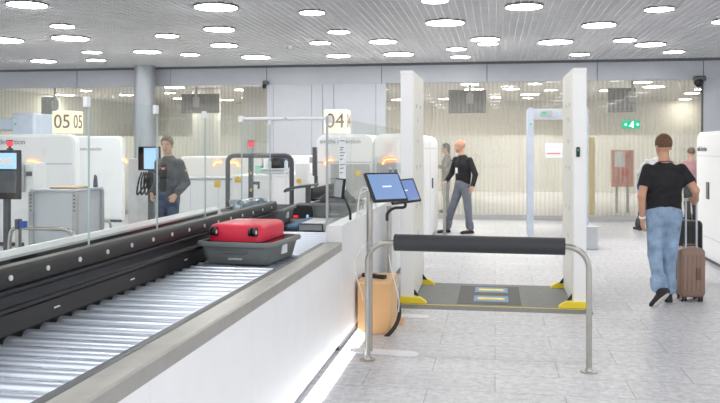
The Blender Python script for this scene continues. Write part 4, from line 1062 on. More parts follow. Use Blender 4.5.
# ================================================================== tablets on stands
def tablet_stand(lab, px_post, py_base, corners, d, py_top, plate_dir):
    # corners: TL, TR, BR, BL of the display in pixels, unprojected with a small backwards tilt and turn
    p = on_z(px_post, py_base, 0); dd = depth(p.x, p.y)
    zt = CH - (py_top - HZ) * dd / F
    t = thing('tablet_stand', lab, 'tablet stand', (p.x, p.y, 0))
    b = MB(); b.cyl((p.x, p.y, .0), (p.x, p.y, zt), .024, n=20); b.build('post', M['steel'], t)
    b = MB(); b.cyl((p.x, p.y, zt - .42), (p.x, p.y, zt - .40), .026, n=20); b.build('collar', M['mgrey'], t)
    b = MB(); n = 20; P = []
    ux, uy = plate_dir; vx, vy = -uy, ux
    for i in range(n + 1): a = -PI / 2 + PI * i / n; P.append((p.x + ux * (.33 + .075 * math.cos(a)) + vx * .075 * math.sin(a), p.y + uy * (.33 + .075 * math.cos(a)) + vy * .075 * math.sin(a)))
    for i in range(n + 1): a = PI / 2 + PI * i / n; P.append((p.x + ux * (-.09 + .075 * math.cos(a)) + vx * .075 * math.sin(a), p.y + uy * (-.09 + .075 * math.cos(a)) + vy * .075 * math.sin(a)))
    b = MB(); b.prism(P, 'z', 0, .012); b.build('base_plate', M['white'], t, bevel=.004)
    # display plane
    W = []
    depths = corners['d']
    for (x, y), q in zip(corners['p'], depths): W.append(at_d(x, y, q))
    TL, TR, BR, BL = W
    ex = ((TR - TL) + (BR - BL)); w = ex.length / 2; ex.normalize()
    ez = ((TL - BL) + (TR - BR)); h = ez.length / 2; ez = (ez - ex * ez.dot(ex)).normalized(); ey = ez.cross(ex)   # ey points away from the camera
    c = (TL + TR + BR + BL) / 4
    R = Matrix((ex, ey, ez)).transposed().to_4x4(); T = Matrix.Translation(c) @ R
    b = MB(); b.box(-w / 2, w / 2, 0, .026, -h / 2, h / 2); b.xform(T); dsp = b.build('display', M['black'], t, bevel=.006)
    k = .017; b = MB(); b.box(-w / 2 + k, w / 2 - k, -.0015, .004, -h / 2 + k, h / 2 - k); b.xform(T); b.build('screen', M[corners['m']], dsp, smooth=False)
    b = MB()
    for i in range(6): b.box(-.045 + .016 * i, -.045 + .016 * i + .012, -.0025, -.0015, -.006, .006)
    if corners['m'] == 'screendeep':
        b.box(-w / 2 + .03, -.02, -.0025, -.0015, .05, .062); b.box(-.08, .0, -.0025, -.0015, -.05, -.04)
    b.xform(T); b.build('screen_text', M['screentxt'], dsp, smooth=False)
    back = c + ey * .026
    b = MB(); b.box(-.06, .06, .026, .05, -.06, .06); b.xform(T); b.build('mount', M['blackm'], t, bevel=.006)
    if px_post > 380: ap = [c + ey * .045 - ez * .05, c + ey * .06 - ez * .14, Vector((p.x + .05, p.y - .03, zt - .02)), Vector((p.x - .01, p.y - .03, zt - .07)), Vector((p.x - .015, p.y - .025, zt - .14))]
    else: ap = [c + ey * .045 - ez * .02, c + ey * .07 - ez * .06, Vector((p.x, p.y, zt - .02))]
    b = MB(); b.tube(bez(ap, 8), .014); b.build('arm', M['blackm'], t)
    return t, p, zt, c, ex, ey, ez
A = tablet_stand('front tablet stand with larger tilted blue screen above the barrier post', 369.5, 352,
    {'p': [(364, 172.8), (398.2, 172), (408.6, 200.2), (375.5, 201.6)], 'd': [6.34, 6.56, 6.46, 6.24], 'm': 'screen'}, 6.5, 191, (.98, -.1))
B = tablet_stand('rear tablet stand with smaller blue screen beside the left scanner panel', 389, 315.5,
    {'p': [(384.8, 181), (413.4, 177.6), (421.8, 200.8), (393.2, 204)], 'd': [7.74, 7.92, 7.83, 7.65], 'm': 'screendeep'}, 8.4, 206, (.98, -.1))
# small tablet on a gooseneck on the low wall
c = at_d(338.3, 188.3, 6.78); n_ = Vector((-.86, -.5, .12)).normalized(); ex = Vector((.5, -.86, 0)).normalized(); ez = ex.cross(n_) * -1
ez = ez if ez.z > 0 else -ez
R = Matrix((ex, -n_, ez)).transposed().to_4x4(); T = Matrix.Translation(c) @ R
g = Vector((-1.235, 6.90, 1.0))
t = thing('wall_tablet', 'small dark tablet on a gooseneck arm on the white low wall, turned away', 'tablet', g)
b = MB(); b.box(-.105, .105, 0, .024, -.085, .085); b.xform(T); dsp = b.build('display', M['black'], t, bevel=.005)
b = MB(); b.box(-.092, .092, -.0015, .004, -.072, .072); b.xform(T); b.build('screen', M['mgrey'], dsp, smooth=False)
b = MB(); b.tube(bez([c - n_ * .02 - ez * .05, c - n_ * .06 - ez * .07, Vector((g.x - .01, g.y, 1.09)), Vector((g.x, g.y, 1.05)), Vector((g.x, g.y, 1.0))], 8), .011); b.build('gooseneck', M['blackm'], t)
# ------------------------------------------------------------------ cables
p = A[1]; zt = A[2]
def cable(lab, pts, r, m, name='cable'):
    b = MB(); b.tube(bez(pts, 8), r, n=7); o = b.build(name, M[m]); q = pts[-1]
    return tag(origin(o, q), lab, 'cable')
pw0 = lambda px, py, d: at_d(px, py, d)
cable('white cable drooping from behind the front tablet towards the low wall', [pw0(371, 190, 6.6), pw0(362, 188, 6.75), pw0(358, 205, 6.8), pw0(357, 222, 6.8), pw0(362, 214, 6.75), pw0(366, 200, 6.65)], .006, 'cable')
cable('second white cable looping behind the front tablet', [pw0(372, 188, 6.62), pw0(360, 195, 6.82), pw0(359, 214, 6.85), pw0(365, 208, 6.75), pw0(367, 195, 6.66)], .006, 'cable')
cable('long white cable hanging from the front tablet down to the wooden box', [pw0(374, 196, 6.55), pw0(377, 215, 6.56), pw0(372, 236, 6.62), pw0(359, 252, 6.75), pw0(354.5, 268, 6.82), pw0(361, 290, 6.8), pw0(363, 300, 6.72)], .0045, 'cable')
cable('thin white cable from the rear stand to the right side of the wooden box', [pw0(389, 255, 7.6), pw0(391, 268, 7.3), pw0(396, 287, 7.1), pw0(399, 300, 7.05), pw0(398.5, 312, 7.05)], .0045, 'cable')
# ------------------------------------------------------------------ wooden box
d0 = on_z(372, 338.5, 0); xb0 = CX + .14; 
YB = 6.98; xl = X_at(357.5, YB); xr2 = X_at(390, YB)
t = thing('wooden_box', 'orange plywood box on the floor behind the barrier post, by the low wall', 'box', ((xl + xr2) / 2, YB + .25, 0))
zt = at_Y(372, 282, YB).z
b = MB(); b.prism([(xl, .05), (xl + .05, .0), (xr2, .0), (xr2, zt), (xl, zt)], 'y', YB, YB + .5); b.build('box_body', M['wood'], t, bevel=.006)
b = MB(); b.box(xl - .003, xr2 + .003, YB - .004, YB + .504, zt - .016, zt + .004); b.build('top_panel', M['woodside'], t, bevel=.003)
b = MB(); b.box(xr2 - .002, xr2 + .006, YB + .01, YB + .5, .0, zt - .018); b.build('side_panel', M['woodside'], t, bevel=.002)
b = MB(); b.box(xr2 + .006, xr2 + .07, YB + .42, YB + .45, .0, .06); b.build('foot', M['woodside'], t)
q0 = at_Y(364, 277, YB + .25); 
t = thing('power_strip', 'black power strip lying on top of the wooden box', 'power strip', (q0.x + .1, YB + .2, zt + .004))
b = MB(); b.box(-.12, .12, -.025, .025, 0, .035); s_ = b.build('strip_body', M['blackm'], t, bevel=.006) if False else None
b.xform(Matrix.Translation((q0.x + .10, YB + .2, zt + .004)) @ Matrix.Rotation(math.radians(-25), 4, 'Z')); b.build('strip_body', M['blackm'], t, bevel=.006)
b = MB()
for i in range(3): b.cyl((-.07 + .07 * i, 0, .035), (-.07 + .07 * i, 0, .038), .015)
b.xform(Matrix.Translation((q0.x + .10, YB + .2, zt + .004)) @ Matrix.Rotation(math.radians(-25), 4, 'Z')); b.build('socket', M['dark'], t)
# corrugated hose
pts = bez([at_Y(399, 306, YB + .12), at_Y(399.5, 314, YB + .05), at_Y(396.5, 324, YB - .02), at_Y(390, 333, YB - .05), at_Y(382, 339, YB - .06), at_Y(374, 340, YB - .07)], 14)
b = MB(); b.tube(pts, .014, n=10); hs = b.build('hose', M['hose']); tag(origin(hs, pts[-1]), 'black corrugated hose curling around the right side of the wooden box', 'hose')
b = MB()
for i in range(1, len(pts) - 1, 1):
    tdir = (pts[i + 1] - pts[i - 1]).normalized(); b.cyl(pts[i] - tdir * .004, pts[i] + tdir * .004, .017, n=10)
o = b.build('ribbing', M['hose']); o.data.transform(Matrix.Translation(-hs.location)); o.parent = hs

# ================================================================== travellers' luggage
d = 8.62; p = at_d(689.5, 299, d)
t = suitcase('suitcase', 'brown ribbed upright suitcase pulled by the man in the black shirt', .265, .515, .24, M['brown'], M['browndk'], ribs=5)
b = MB()
for x in (-.055, .055): b.cyl((x, -.06, .5), (x, -.06, 1.06), .0095)
b.build('telescopic_pole', M['lgrey'], t)
b = MB(); b.tube([(-.075, -.06, 1.07), (-.04, -.06, 1.075), (.04, -.06, 1.075), (.075, -.06, 1.07)], .017); b.build('grip', M['lgrey'], t)
b = MB(); b.box(.03, .08, -.135, -.12, .24, .36); b.build('lock', M['browndk'], t, bevel=.006)
t.location = (p.x, p.y, 0); t.rotation_euler = (0, 0, math.radians(4))
p = at_d(688, 275, 9.75)
t = suitcase('suitcase', 'black ribbed upright suitcase standing behind the brown one', .30, .70, .25, M['blackm'], M['black'], ribs=5)
t.location = (p.x - .02, p.y, 0); t.rotation_euler = (0, 0, math.radians(25))
# ================================================================== people: signed-distance bodies meshed with surface nets
def v3(*a): return np.array(a, dtype=np.float64)
class SDF:
    def __init__(s): s.p = []
    def cone(s, a, b, ra, rb, k=.02, lat=None, ratio=1.0, cut0=False, cut1=False, sub=False):
        s.p.append(('c', np.array(a, float), np.array(b, float), ra, rb, k, None if lat is None else np.array(lat, float), ratio, cut0, cut1, sub)); return s
    def ell(s, c, r, k=.02, R=None, sub=False):
        s.p.append(('e', np.array(c, float), np.array(r, float), k, None if R is None else np.array(R, float), sub)); return s
    def mesh(s, name, mats, parent, h, planes=(), face_mat=None):
        lo = np.full(3, 1e9); hi = np.full(3, -1e9)
        def bb(q):
            if q[0] == 'c':
                m = max(q[3], q[4]) * max(1, q[7]); return np.minimum(q[1], q[2]) - m, np.maximum(q[1], q[2]) + m
            m = q[2].max() if q[4] is not None else q[2]; return q[1] - m, q[1] + m
        for q in s.p:
            if q[-1]: continue
            a, b = bb(q); lo = np.minimum(lo, a); hi = np.maximum(hi, b)
        lo -= 4 * h; hi += 4 * h
        n = np.ceil((hi - lo) / h).astype(int) + 1
        Fd = np.full(n, 1.0, np.float32)
        for q in s.p:
            a, b = bb(q); k = q[5] if q[0] == 'c' else q[3]
            i0 = np.maximum(((a - lo - k * 1.5 - 3 * h) / h).astype(int), 0); i1 = np.minimum(((b - lo + k * 1.5 + 3 * h) / h).astype(int) + 2, n)
            if np.any(i1 <= i0): continue
            g = [lo[i] + h * np.arange(i0[i], i1[i]) for i in range(3)]
            P = np.stack(np.meshgrid(*g, indexing='ij'), -1)
            if q[0] == 'c':
                A, B, ra, rb = q[1], q[2], q[3], q[4]; ab = B - A; L2 = ab.dot(ab) + 1e-12
                v = P - A; traw = (v @ ab) / L2; t = np.clip(traw, 0, 1)
                w = v - t[..., None] * ab
                if q[6] is not None:
                    l = q[6] / np.linalg.norm(q[6]); wl = w @ l; dist = np.sqrt(np.maximum((w * w).sum(-1) - wl * wl + (wl / q[7]) ** 2, 0))
                else: dist = np.sqrt((w * w).sum(-1))
                d = dist - (ra + (rb - ra) * t); L = math.sqrt(L2)
                if q[8]: d = np.maximum(d, -traw * L)
                if q[9]: d = np.maximum(d, (traw - 1) * L)
            else:
                v = P - q[1]
                if q[4] is not None: v = v @ q[4]
                r = q[2]; k0 = np.sqrt(((v / r) ** 2).sum(-1)); k1 = np.sqrt(((v / (r * r)) ** 2).sum(-1)) + 1e-9
                d = k0 * (k0 - 1) / k1
            sl = tuple(slice(i0[i], i1[i]) for i in range(3)); f = Fd[sl]
            if q[-1]: Fd[sl] = np.maximum(f, -d)
            else:
                if k > 0:
                    hh = np.clip(.5 + .5 * (f - d) / k, 0, 1); Fd[sl] = f + (d - f) * hh - k * hh * (1 - hh)
                else: Fd[sl] = np.minimum(f, d)
        if planes:
            g = [lo[i] + h * np.arange(n[i]) for i in range(3)]; P = np.stack(np.meshgrid(*g, indexing='ij'), -1)
            for pn, pd in planes: Fd = np.maximum(Fd, P @ np.array(pn, float) - pd)
        V, Q = surface_nets(Fd, lo, h)
        me = bpy.data.meshes.new(name); me.from_pydata(V.tolist(), [], Q.tolist()); me.update()
        o = link_mesh(name, me, mats, parent)
        for p in me.polygons: p.use_smooth = True
        if face_mat:
            for p in me.polygons: p.material_index = face_mat(p.center)
        sm = o.modifiers.new('smooth', 'SMOOTH'); sm.iterations = 2; sm.factor = .5
        return o
def surface_nets(Fd, lo, h):
    ins = Fd < 0; nx, ny, nz = Fd.shape
    C = [(i, j, k) for i in (0, 1) for j in (0, 1) for k in (0, 1)]
    cs = {c: ins[c[0]:nx - 1 + c[0], c[1]:ny - 1 + c[1], c[2]:nz - 1 + c[2]] for c in C}
    anyi = np.zeros((nx - 1, ny - 1, nz - 1), bool); alli = np.ones_like(anyi)
    for c in C: anyi |= cs[c]; alli &= cs[c]
    mask = anyi & ~alli; I = np.argwhere(mask); idx = np.full(mask.shape, -1, np.int64); idx[mask] = np.arange(len(I))
    acc = np.zeros((len(I), 3)); cnt = np.zeros(len(I))
    for a in C:
        for ax in range(3):
            if a[ax] == 0:
                b = list(a); b[ax] = 1
                f0 = Fd[I[:, 0] + a[0], I[:, 1] + a[1], I[:, 2] + a[2]].astype(float); f1 = Fd[I[:, 0] + b[0], I[:, 1] + b[1], I[:, 2] + b[2]].astype(float)
                m = (f0 < 0) != (f1 < 0); t = np.where(m, f0 / np.where(m, f0 - f1, 1), 0)
                p = np.array(a, float)[None, :].repeat(len(I), 0); p[:, ax] += t
                acc[m] += p[m]; cnt[m] += 1
    V = lo + h * (I + acc / cnt[:, None]); Q = []
    for ax in range(3):
        o1, o2 = (ax + 1) % 3, (ax + 2) % 3
        sl0 = [slice(None)] * 3; sl1 = [slice(None)] * 3; sl0[ax] = slice(0, -1); sl1[ax] = slice(1, None)
        A = ins[tuple(sl0)]; B = ins[tuple(sl1)]; E = np.argwhere(A != B)
        E = E[(E[:, o1] > 0) & (E[:, o2] > 0) & (E[:, o1] < Fd.shape[o1] - 1) & (E[:, o2] < Fd.shape[o2] - 1)]
        q = []
        for d1, d2 in ((-1, -1), (0, -1), (0, 0), (-1, 0)):
            e = E.copy(); e[:, o1] += d1; e[:, o2] += d2; q.append(idx[e[:, 0], e[:, 1], e[:, 2]])
        q = np.stack(q, 1); flip = ~A[E[:, 0], E[:, 1], E[:, 2]]; q[flip] = q[flip][:, ::-1]; Q.append(q)
    Q = np.concatenate(Q); return V, Q[(Q >= 0).all(1)]
def nrm(v): v = np.array(v, float); return v / (np.linalg.norm(v) + 1e-12)
def rotm(yaw, pitch, roll=0):
    return np.array((Matrix.Rotation(yaw, 3, 'Z') @ Matrix.Rotation(pitch, 3, 'X') @ Matrix.Rotation(roll, 3, 'Y')))

def skinmat(n, c): return mat('skin_' + n, c, .5, noise=.06, scale=12)
def person(lab, loc, rz, H=1.76, pose=None, skin=None, hair=None, top=None, pants=None, shoe=None, sleeve=1.0, hairstyle='short', head=(0, 0, 0), jacket=None, h=.0085, glove=None, badge=False, lanyard=False, build=1.0, beard=None, wide=1.14):
    t = thing('person', lab, 'person')
    J = dict(pelvis=(0, 0, .95), waist=(0, .005, 1.10), chest=(0, -.01, 1.28), upper=(0, -.02, 1.40), neck=(0, -.02, 1.48), head=(0, .015, 1.56))
    for s, q in (('R', 1), ('L', -1)):
        J.update({'sh' + s: (q * .175, -.025, 1.40), 'el' + s: (q * .235, -.04, 1.13), 'wr' + s: (q * .25, .03, .885), 'hd' + s: None,
                  'hip' + s: (q * .09, 0, .92), 'kn' + s: (q * .10, .02, .50), 'an' + s: (q * .105, -.03, .085), 'to' + s: (q * .125, .13, .03)})
    J.update(pose or {})
    J = {k: (None if v is None else np.array(v, float)) for k, v in J.items()}
    X = v3(1, 0, 0); B = build
    HR = rotm(*head[:2]) if len(head) == 2 else rotm(*head)
    hb = J['head']
    def hp(x, y, z): return hb + HR @ v3(x, y, z)
    # ---------------- body (one continuous skin surface)
    s = SDF()
    s.cone(J['pelvis'], J['waist'], .098, .088, .03, X, 1.45); s.cone(J['waist'], J['chest'], .088, .105, .03, X, 1.4); s.cone(J['chest'], J['upper'], .105, .08, .03, X, 1.6)
    s.cone(J['upper'], J['neck'], .07, .055, .03); s.cone(J['neck'], hp(0, .0, .02), .056, .052, .025)
    s.ell(hp(0, -.005, .115), (.076, .098, .092), .02, HR)                       # cranium
    s.ell(hp(0, .035, .045), (.058, .062, .07), .025, HR); s.ell(hp(0, .062, -.008), (.03, .028, .024), .02, HR)   # jaw and chin
    s.cone(hp(0, .092, .088), hp(0, .112, .052), .009, .0135, .012)              # nose
    s.cone(hp(-.035, .083, .098), hp(.035, .083, .098), .012, .012, .012)        # brow
    s.cone(hp(-.016, .090, .022), hp(.016, .090, .022), .009, .009, .008)        # lips
    for q in (1, -1):
        s.ell(hp(q * .077, -.008, .07), (.011, .02, .031), .006, HR)              # ears
        s.ell(hp(q * .031, .089, .083), (.014, .012, .009), .0, HR, sub=True)    # eye sockets
    hands = {}
    for sd, q in (('R', 1), ('L', -1)):
        sh, el, wr = J['sh' + sd], J['el' + sd], J['wr' + sd]
        s.cone(sh, el, .052 * B, .040 * B, .03); s.cone(el, wr, .041 * B, .027, .015)
        d = nrm(J['hd' + sd]) if J['hd' + sd] is not None else nrm(wr - el)
        curl = (pose or {}).get('curl' + sd, .35); curl = float(np.array(curl))
        pn = nrm((pose or {}).get('pn' + sd, (-q, .25, 0))); pn = nrm(pn - d * pn.dot(d)); la = np.cross(d, pn)   # palm normal, lateral
        ft = (pose or {}).get('th' + sd, (0, 1, .2)); 
        if la.dot(np.array(ft, float)) < 0: la = -la
        pc = wr + d * .012; pe = wr + d * .082
        s.cone(pc, pe, .017, .017, .012, la, 2.1)
        for i, (ln, oo) in enumerate(((.064, .031), (.074, .0105), (.069, -.0105), (.053, -.031))):
            b0 = wr + d * (.080 - .004 * abs(i - 1)) + la * oo; r = .0088 if i < 3 else .0078
            dr = d; p0 = b0
            for sgl, cf in ((.44, .5), (.32, 1.0), (.24, 1.0)):
                a = curl * cf; axis_d = nrm(dr * math.cos(a) + np.cross(np.cross(dr, pn), dr) * 0 + nrm(pn - dr * pn.dot(dr)) * math.sin(a))
                dr = axis_d; p1 = p0 + dr * ln * sgl; s.cone(p0, p1, r, r * .92, .004); p0 = p1; r *= .92
        tb = wr + d * .022 + la * .026; t1 = tb + nrm(d * .75 + la * .62 + pn * .25) * .042; t2 = t1 + nrm(d * .9 + la * .15 + pn * .35) * .033
        s.cone(tb, t1, .013, .0105, .01); s.cone(t1, t2, .0105, .0085, .004)
        hands[sd] = (wr, d, pn, la)
        hipj, kn, an, to = J['hip' + sd], J['kn' + sd], J['an' + sd], J['to' + sd]
        s.cone(hipj, kn, .082 * B, .054, .03); s.cone(kn, kn + (an - kn) * .35, .052, .052, .02); s.cone(kn + (an - kn) * .35, an, .052, .034, .02)
        s.cone(an, to, .036, .028, .02); s.cone(an, an + nrm(an - to) * .03 * v3(1, 1, 0) - v3(0, 0, .03), .03, .025, .02)
    def gl(c): return 0
    body = s.mesh('body', [skin], t, h)
    # ---------------- face details
    for q in (1, -1):
        b = MB(); b.sphere((0, 0, 0), .0115, n=12, m=8); b.xform(Matrix.Translation(hp(q * .031, .080, .083))); e = b.build('eye', M['eyewhite'], t)
        b = MB(); b.sphere((0, 0, 0), .0058, n=10, m=6); b.xform(Matrix.Translation(hp(q * .031, .0875, .083))); b.build('iris', M['iris'], e)
        b = MB(); b.tube([Vector(hp(q * .017, .0985, .103)), Vector(hp(q * .033, .0975, .109)), Vector(hp(q * .05, .086, .103))], .0045, n=6); b.build('eyebrow', hair or M['browhair'], t)
    b = MB(); b.tube([Vector(hp(-.022, .0935, .0215)), Vector(hp(0, .1005, .0205)), Vector(hp(.022, .0935, .0215))], .0035, n=6); b.build('mouth', M['lip'], t)
    if beard:
        sB = SDF(); sB.ell(hp(0, .034, .035), (.0615, .066, .064), .02, HR); sB.ell(hp(0, .064, -.010), (.033, .031, .027), .02, HR)
        nn = HR @ v3(0, -1, 0); n2 = HR @ v3(0, 0, 1)
        sB.ell(hp(0, .1, .03), (.026, .02, .016), 0, HR, sub=True)
        sB.mesh('beard', [beard], t, h * .8, [(nn, nn.dot(hp(0, .0, 0))), (n2, n2.dot(hp(0, 0, .034)))])
    # ---------------- hair
    if hairstyle != 'bald':
        sH = SDF(); sH.ell(hp(0, -.006, .122), (.0835, .106, .100), .01, HR)
        if hairstyle == 'quiff': sH.ell(hp(0, .03, .185), (.066, .075, .042), .03, HR)
        if hairstyle == 'long': sH.ell(hp(0, -.05, .03), (.085, .06, .13), .04, HR)
        f = HR @ nrm(v3(0, .80, -.60)); g = HR @ nrm(v3(0, .0, -1))
        z0 = -.02 if hairstyle == 'long' else .042
        sH.mesh('hair', [hair], t, h * .8, [(f, f.dot(hp(0, .062, .126))), (g, g.dot(hp(0, 0, -.12 if hairstyle == 'long' else .072)))])
    # ---------------- top garment
    def garment(name, m, e, sl, hem, front_open=False, neck=.075):
        g = SDF()
        g.cone(J['pelvis'] + v3(0, 0, hem), J['waist'], .112 + e, .106 + e, .03, X, 1.42 * wide, cut0=True); g.cone(J['waist'], J['chest'], .106 + e, .119 + e, .03, X, 1.38 * wide); g.cone(J['chest'], J['upper'], .119 + e, .088 + e, .04, X, 1.55)
        g.cone(J['upper'], J['neck'] + v3(0, 0, -.02), .085 + e, .06 + e, .03)
        for sd, q in (('R', 1), ('L', -1)):
            sh, el, wr = J['sh' + sd], J['el' + sd], J['wr' + sd]
            if sl <= .5: g.cone(sh, sh + (el - sh) * sl * 2 * .9, (.058 + e) * B, (.066 + e) * B, .03, cut1=True)
            else: g.cone(sh, el, (.060 + e) * B, (.053 + e) * B, .045); g.cone(el, el + (wr - el) * min(1, sl), (.053 + e) * B, .039 + e, .008, cut1=True)
        # soft folds
        rnd = random.Random(len(lab) + int(e * 1000))
        for i in range(7):
            zz = rnd.uniform(hem + 1.03, 1.35); xx = rnd.uniform(-.12, .12); yy = rnd.choice((-1, 1)) * (.115 + e)
            g.cone((xx - .07, yy * .95, zz - .03), (xx + .07, yy, zz + .04), .006, .010, .02)
        if front_open: g.cone((0, .17, 1.5), (0, .17, .8), .105, .075, 0, v3(1, 0, 0), 1.0, sub=True)
        return g.mesh(name, [m], t, h)
    if jacket is not None:
        garment('shirt', top, -.006, .35, -.02); garment('jacket', jacket, .012, 1.0, -.06, True)
    else: garment('shirt', top, 0, sleeve, -.04)
    # ---------------- trousers
    g = SDF(); g.cone(J['pelvis'] + v3(0, 0, .07), J['pelvis'], .102, .110, .03, X, 1.38 * (1 + (wide - 1) * .6), cut0=True); g.cone(J['pelvis'], J['pelvis'] - v3(0, 0, .05), .113, .105, .04, X, 1.4)
    for sd in 'RL':
        hipj, kn, an = J['hip' + sd], J['kn' + sd], J['an' + sd]
        g.cone(hipj, kn, .100 * B, .072 * B, .03); g.cone(kn, an + (kn - an) * .05, .071 * B, .060 * B, .02, cut1=True)
        dk = nrm(an - kn)
        for f in (.72, .82, .9): p = kn + (an - kn) * f; g.cone(p - X * .03, p + X * .03 + v3(0, 0, .02), .058, .056, .012)
    g.mesh('trousers', [pants], t, h)
    # ---------------- shoes
    for sd in 'RL':
        an, to = J['an' + sd], J['to' + sd]; d = nrm(to - an + v3(0, 0, 0)); 
        fl = nrm((to - an) * v3(1, 1, 1)); heel = an - nrm(fl * v3(1, 1, 0)) * .03
        # foot frame: forward along sole
        fw = J.get('ft' + sd); fw = nrm(fw) if fw is not None else nrm((to - an) * v3(1, 1, 0)); up = nrm(np.cross(np.cross(fw, v3(0, 0, 1)), fw)) if abs(fw[2]) < .97 else nrm(v3(-fw[0], -fw[1], 0) + 1e-6); lat = np.cross(fw, up)
        c0 = an - up * .05 - fw * .045; c1 = an - up * .052 + fw * .17
        sS = SDF(); sS.cone(c0, c0 + fw * .1, .043, .046, .02); sS.cone(c0 + fw * .1, c1, .047, .038, .02, lat, 1.12); sS.cone(an - up * .03, an + up * .015, .043, .046, .02)
        pl0 = -up; sh_ = sS.mesh('shoe', [shoe], t, h * .85, [(pl0, pl0.dot(an - up * .072))])
        b = MB(); P = []
        for i in range(20):
            a = 2 * PI * i / 20; x = math.cos(a); y = math.sin(a)
            P.append((.0 + (.155 if x > 0 else .105) * x, (.047 if x > -.2 else .041) * y))
        rings = []
        for zz in (-.085, -.068): rings.append([tuple(an + fw * (px_ + .05) + lat * py_ + up * zz) for px_, py_ in P])
        b.loft(rings); b.build('sole', M['sole'], sh_)
    # ---------------- extras
    if glove is not None:
        for sd in glove[0]:
            wr, d, pn, la = hands[sd]; gs = SDF(); gs.cone(wr - d * .03, wr + d * .085, .035, .023, .01, la, 1.7); gs.cone(wr + d * .08, wr + d * .15 + pn * .03, .021, .015, .015, la, 2.2)
            gs.cone(wr + d * .03 + la * .03, wr + d * .08 + la * .055, .017, .013, .01); gs.mesh('glove', [glove[1]], t, h)
    if lanyard or badge:
        nk = J['neck'];
        pts = [nk + v3(-.07, -.05, .005), nk + v3(-.085, .03, -.02), nk + v3(-.05, .10, -.09), nk + v3(-.01, .138, -.2), nk + v3(0, .138, -.24), nk + v3(.01, .138, -.2), nk + v3(.05, .10, -.09), nk + v3(.085, .03, -.02), nk + v3(.07, -.05, .005), nk + v3(0, -.088, .012), nk + v3(-.07, -.05, .005)]
        b = MB(); b.tube(bez(pts, 5), .005, n=6); b.build('lanyard', M['blackm'], t)
        if badge:
            c = nk + v3(0, .146, -.29); b = MB(); b.box(c[0] - .032, c[0] + .032, c[1] - .003, c[1] + .003, c[2] - .048, c[2] + .048); b.build('id_badge', M['paper'], t, bevel=.002)
    k = H / 1.775
    t.scale = (k, k, k); t.location = loc; t.rotation_euler = (0, 0, rz)
    return t
M['eyewhite'] = mat('eye_white', (.8, .78, .75), .3); M['iris'] = mat('iris_dark', (.06, .045, .035), .2); M['lip'] = mat('lip_tone', (.42, .18, .15), .5)
M['browhair'] = mat('brow_hair', (.16, .11, .08), .7); M['sole'] = mat('shoe_sole_white', (.72, .71, .69), .6)
SK1 = skinmat('light', (.68, .42, .31)); SK2 = skinmat('tan', (.60, .33, .22))
HB1 = mat('hair_brown', (.13, .07, .035), .7, noise=.35, scale=60, bump=.4); HB2 = mat('hair_grey_brown', (.21, .165, .13), .7, noise=.35, scale=60, bump=.4); HB3 = mat('hair_dark', (.03, .025, .025), .6, noise=.3, scale=60)
BRD = mat('stubble', (.42, .27, .21), .8, noise=.2, scale=80)
BT = mat('cotton_black', (.014, .014, .017), .85, noise=.25, scale=14, bump=.25); DEN = mat('denim_light_blue', (.27, .375, .53), .85, noise=.3, scale=9, bump=.5)
DEND = mat('denim_dark_blue', (.06, .09, .16), .85, noise=.3, scale=9, bump=.3); JKT = mat('jacket_dark_grey', (.085, .088, .095), .8, noise=.35, scale=10, bump=.35)
GRT = mat('trouser_grey_blue', (.17, .19, .225), .85, noise=.15, scale=8, bump=.2); SHB = mat('shoe_black', (.02, .02, .025), .5); LGS = mat('shirt_light_grey', (.52, .51, .52), .85, noise=.1, scale=10, bump=.2)
DKG = mat('trouser_dark_grey', (.075, .075, .08), .85, noise=.2, scale=8); PNK = mat('top_pink', (.62, .36, .38), .8); GLV = mat('glove_blue', (.02, .09, .42), .45)
GRJ = mat('jacket_mid_grey', (.20, .20, .22), .8, noise=.2, scale=8)

# right man, seen from behind, walking away
p = at_d(664, 303, 8.42)
man = person('person in black t-shirt and light blue jeans walking away with the brown suitcase', (p.x, p.y, 0), math.radians(2), 1.765,
    dict(shL=(-.17, -.02, 1.41), shR=(.17, -.02, 1.41), elL=(-.24, -.07, 1.13), wrL=(-.22, -.01, .895), hdL=(.05, .10, -.9), elR=(.295, -.07, 1.19), wrR=(.335, .06, 1.11), hdR=(.10, .9, -.35), pnR=(-.3, -.2, -.9), thR=(-1, .3, .2), curlR=.8,
         hipL=(-.085, 0, .92), knL=(-.085, .03, .51), anL=(-.085, -.20, .17), toL=(-.09, -.10, .05), ftL=(-.42, .45, -.62),
         hipR=(.085, 0, .92), knR=(.07, .05, .50), anR=(.055, .07, .085), toR=(.07, .23, .03)),
    SK2, HB1, BT, DEN, SHB, sleeve=.36, hairstyle='short', head=(math.radians(14), -.05), h=.0075, lanyard=True)
b = MB(); b.cyl((-.223, -.02, .915), (-.221, -.014, .899), .036, n=20); o = b.build('wristband', M['paper']); o.parent = man
# left man in jacket
p = at_d(168, 300, 11.0)
p2 = person('person in open dark grey jacket and jeans standing with hands in pockets', (p.x, p.y, 0), math.radians(163), 1.785,
    dict(elR=(.238, -.09, 1.14), wrR=(.205, .09, .99), hdR=(-.35, .35, -.85), pnR=(-.6, -.7, 0), curlR=.9, elL=(-.238, -.09, 1.14), wrL=(-.20, .09, .985), hdL=(.35, .35, -.85), pnL=(.6, -.7, 0), curlL=.9),
    SK1, HB2, BT, DEND, SHB, hairstyle='short', head=(math.radians(22), -.06), jacket=JKT, h=.0085, wide=1.04, build=.88)
b = MB()
for x0, x1, z0, z1 in ((-.045, .05, 1.335, 1.35), ): b.box(x0, x1, .104, .124, z0, z1)
o = b.build('chest_print', M['redprint']); o.parent = p2
b = MB(); b.box(-.03, .005, .106, .126, 1.322, 1.333); o = b.build('chest_print', M['paper']); o.parent = p2
b = MB(); b.cyl((-.238, -.06, 1.30), (-.262, -.06, 1.295), .028); o = b.build('sleeve_patch', M['btn']); o.parent = p2
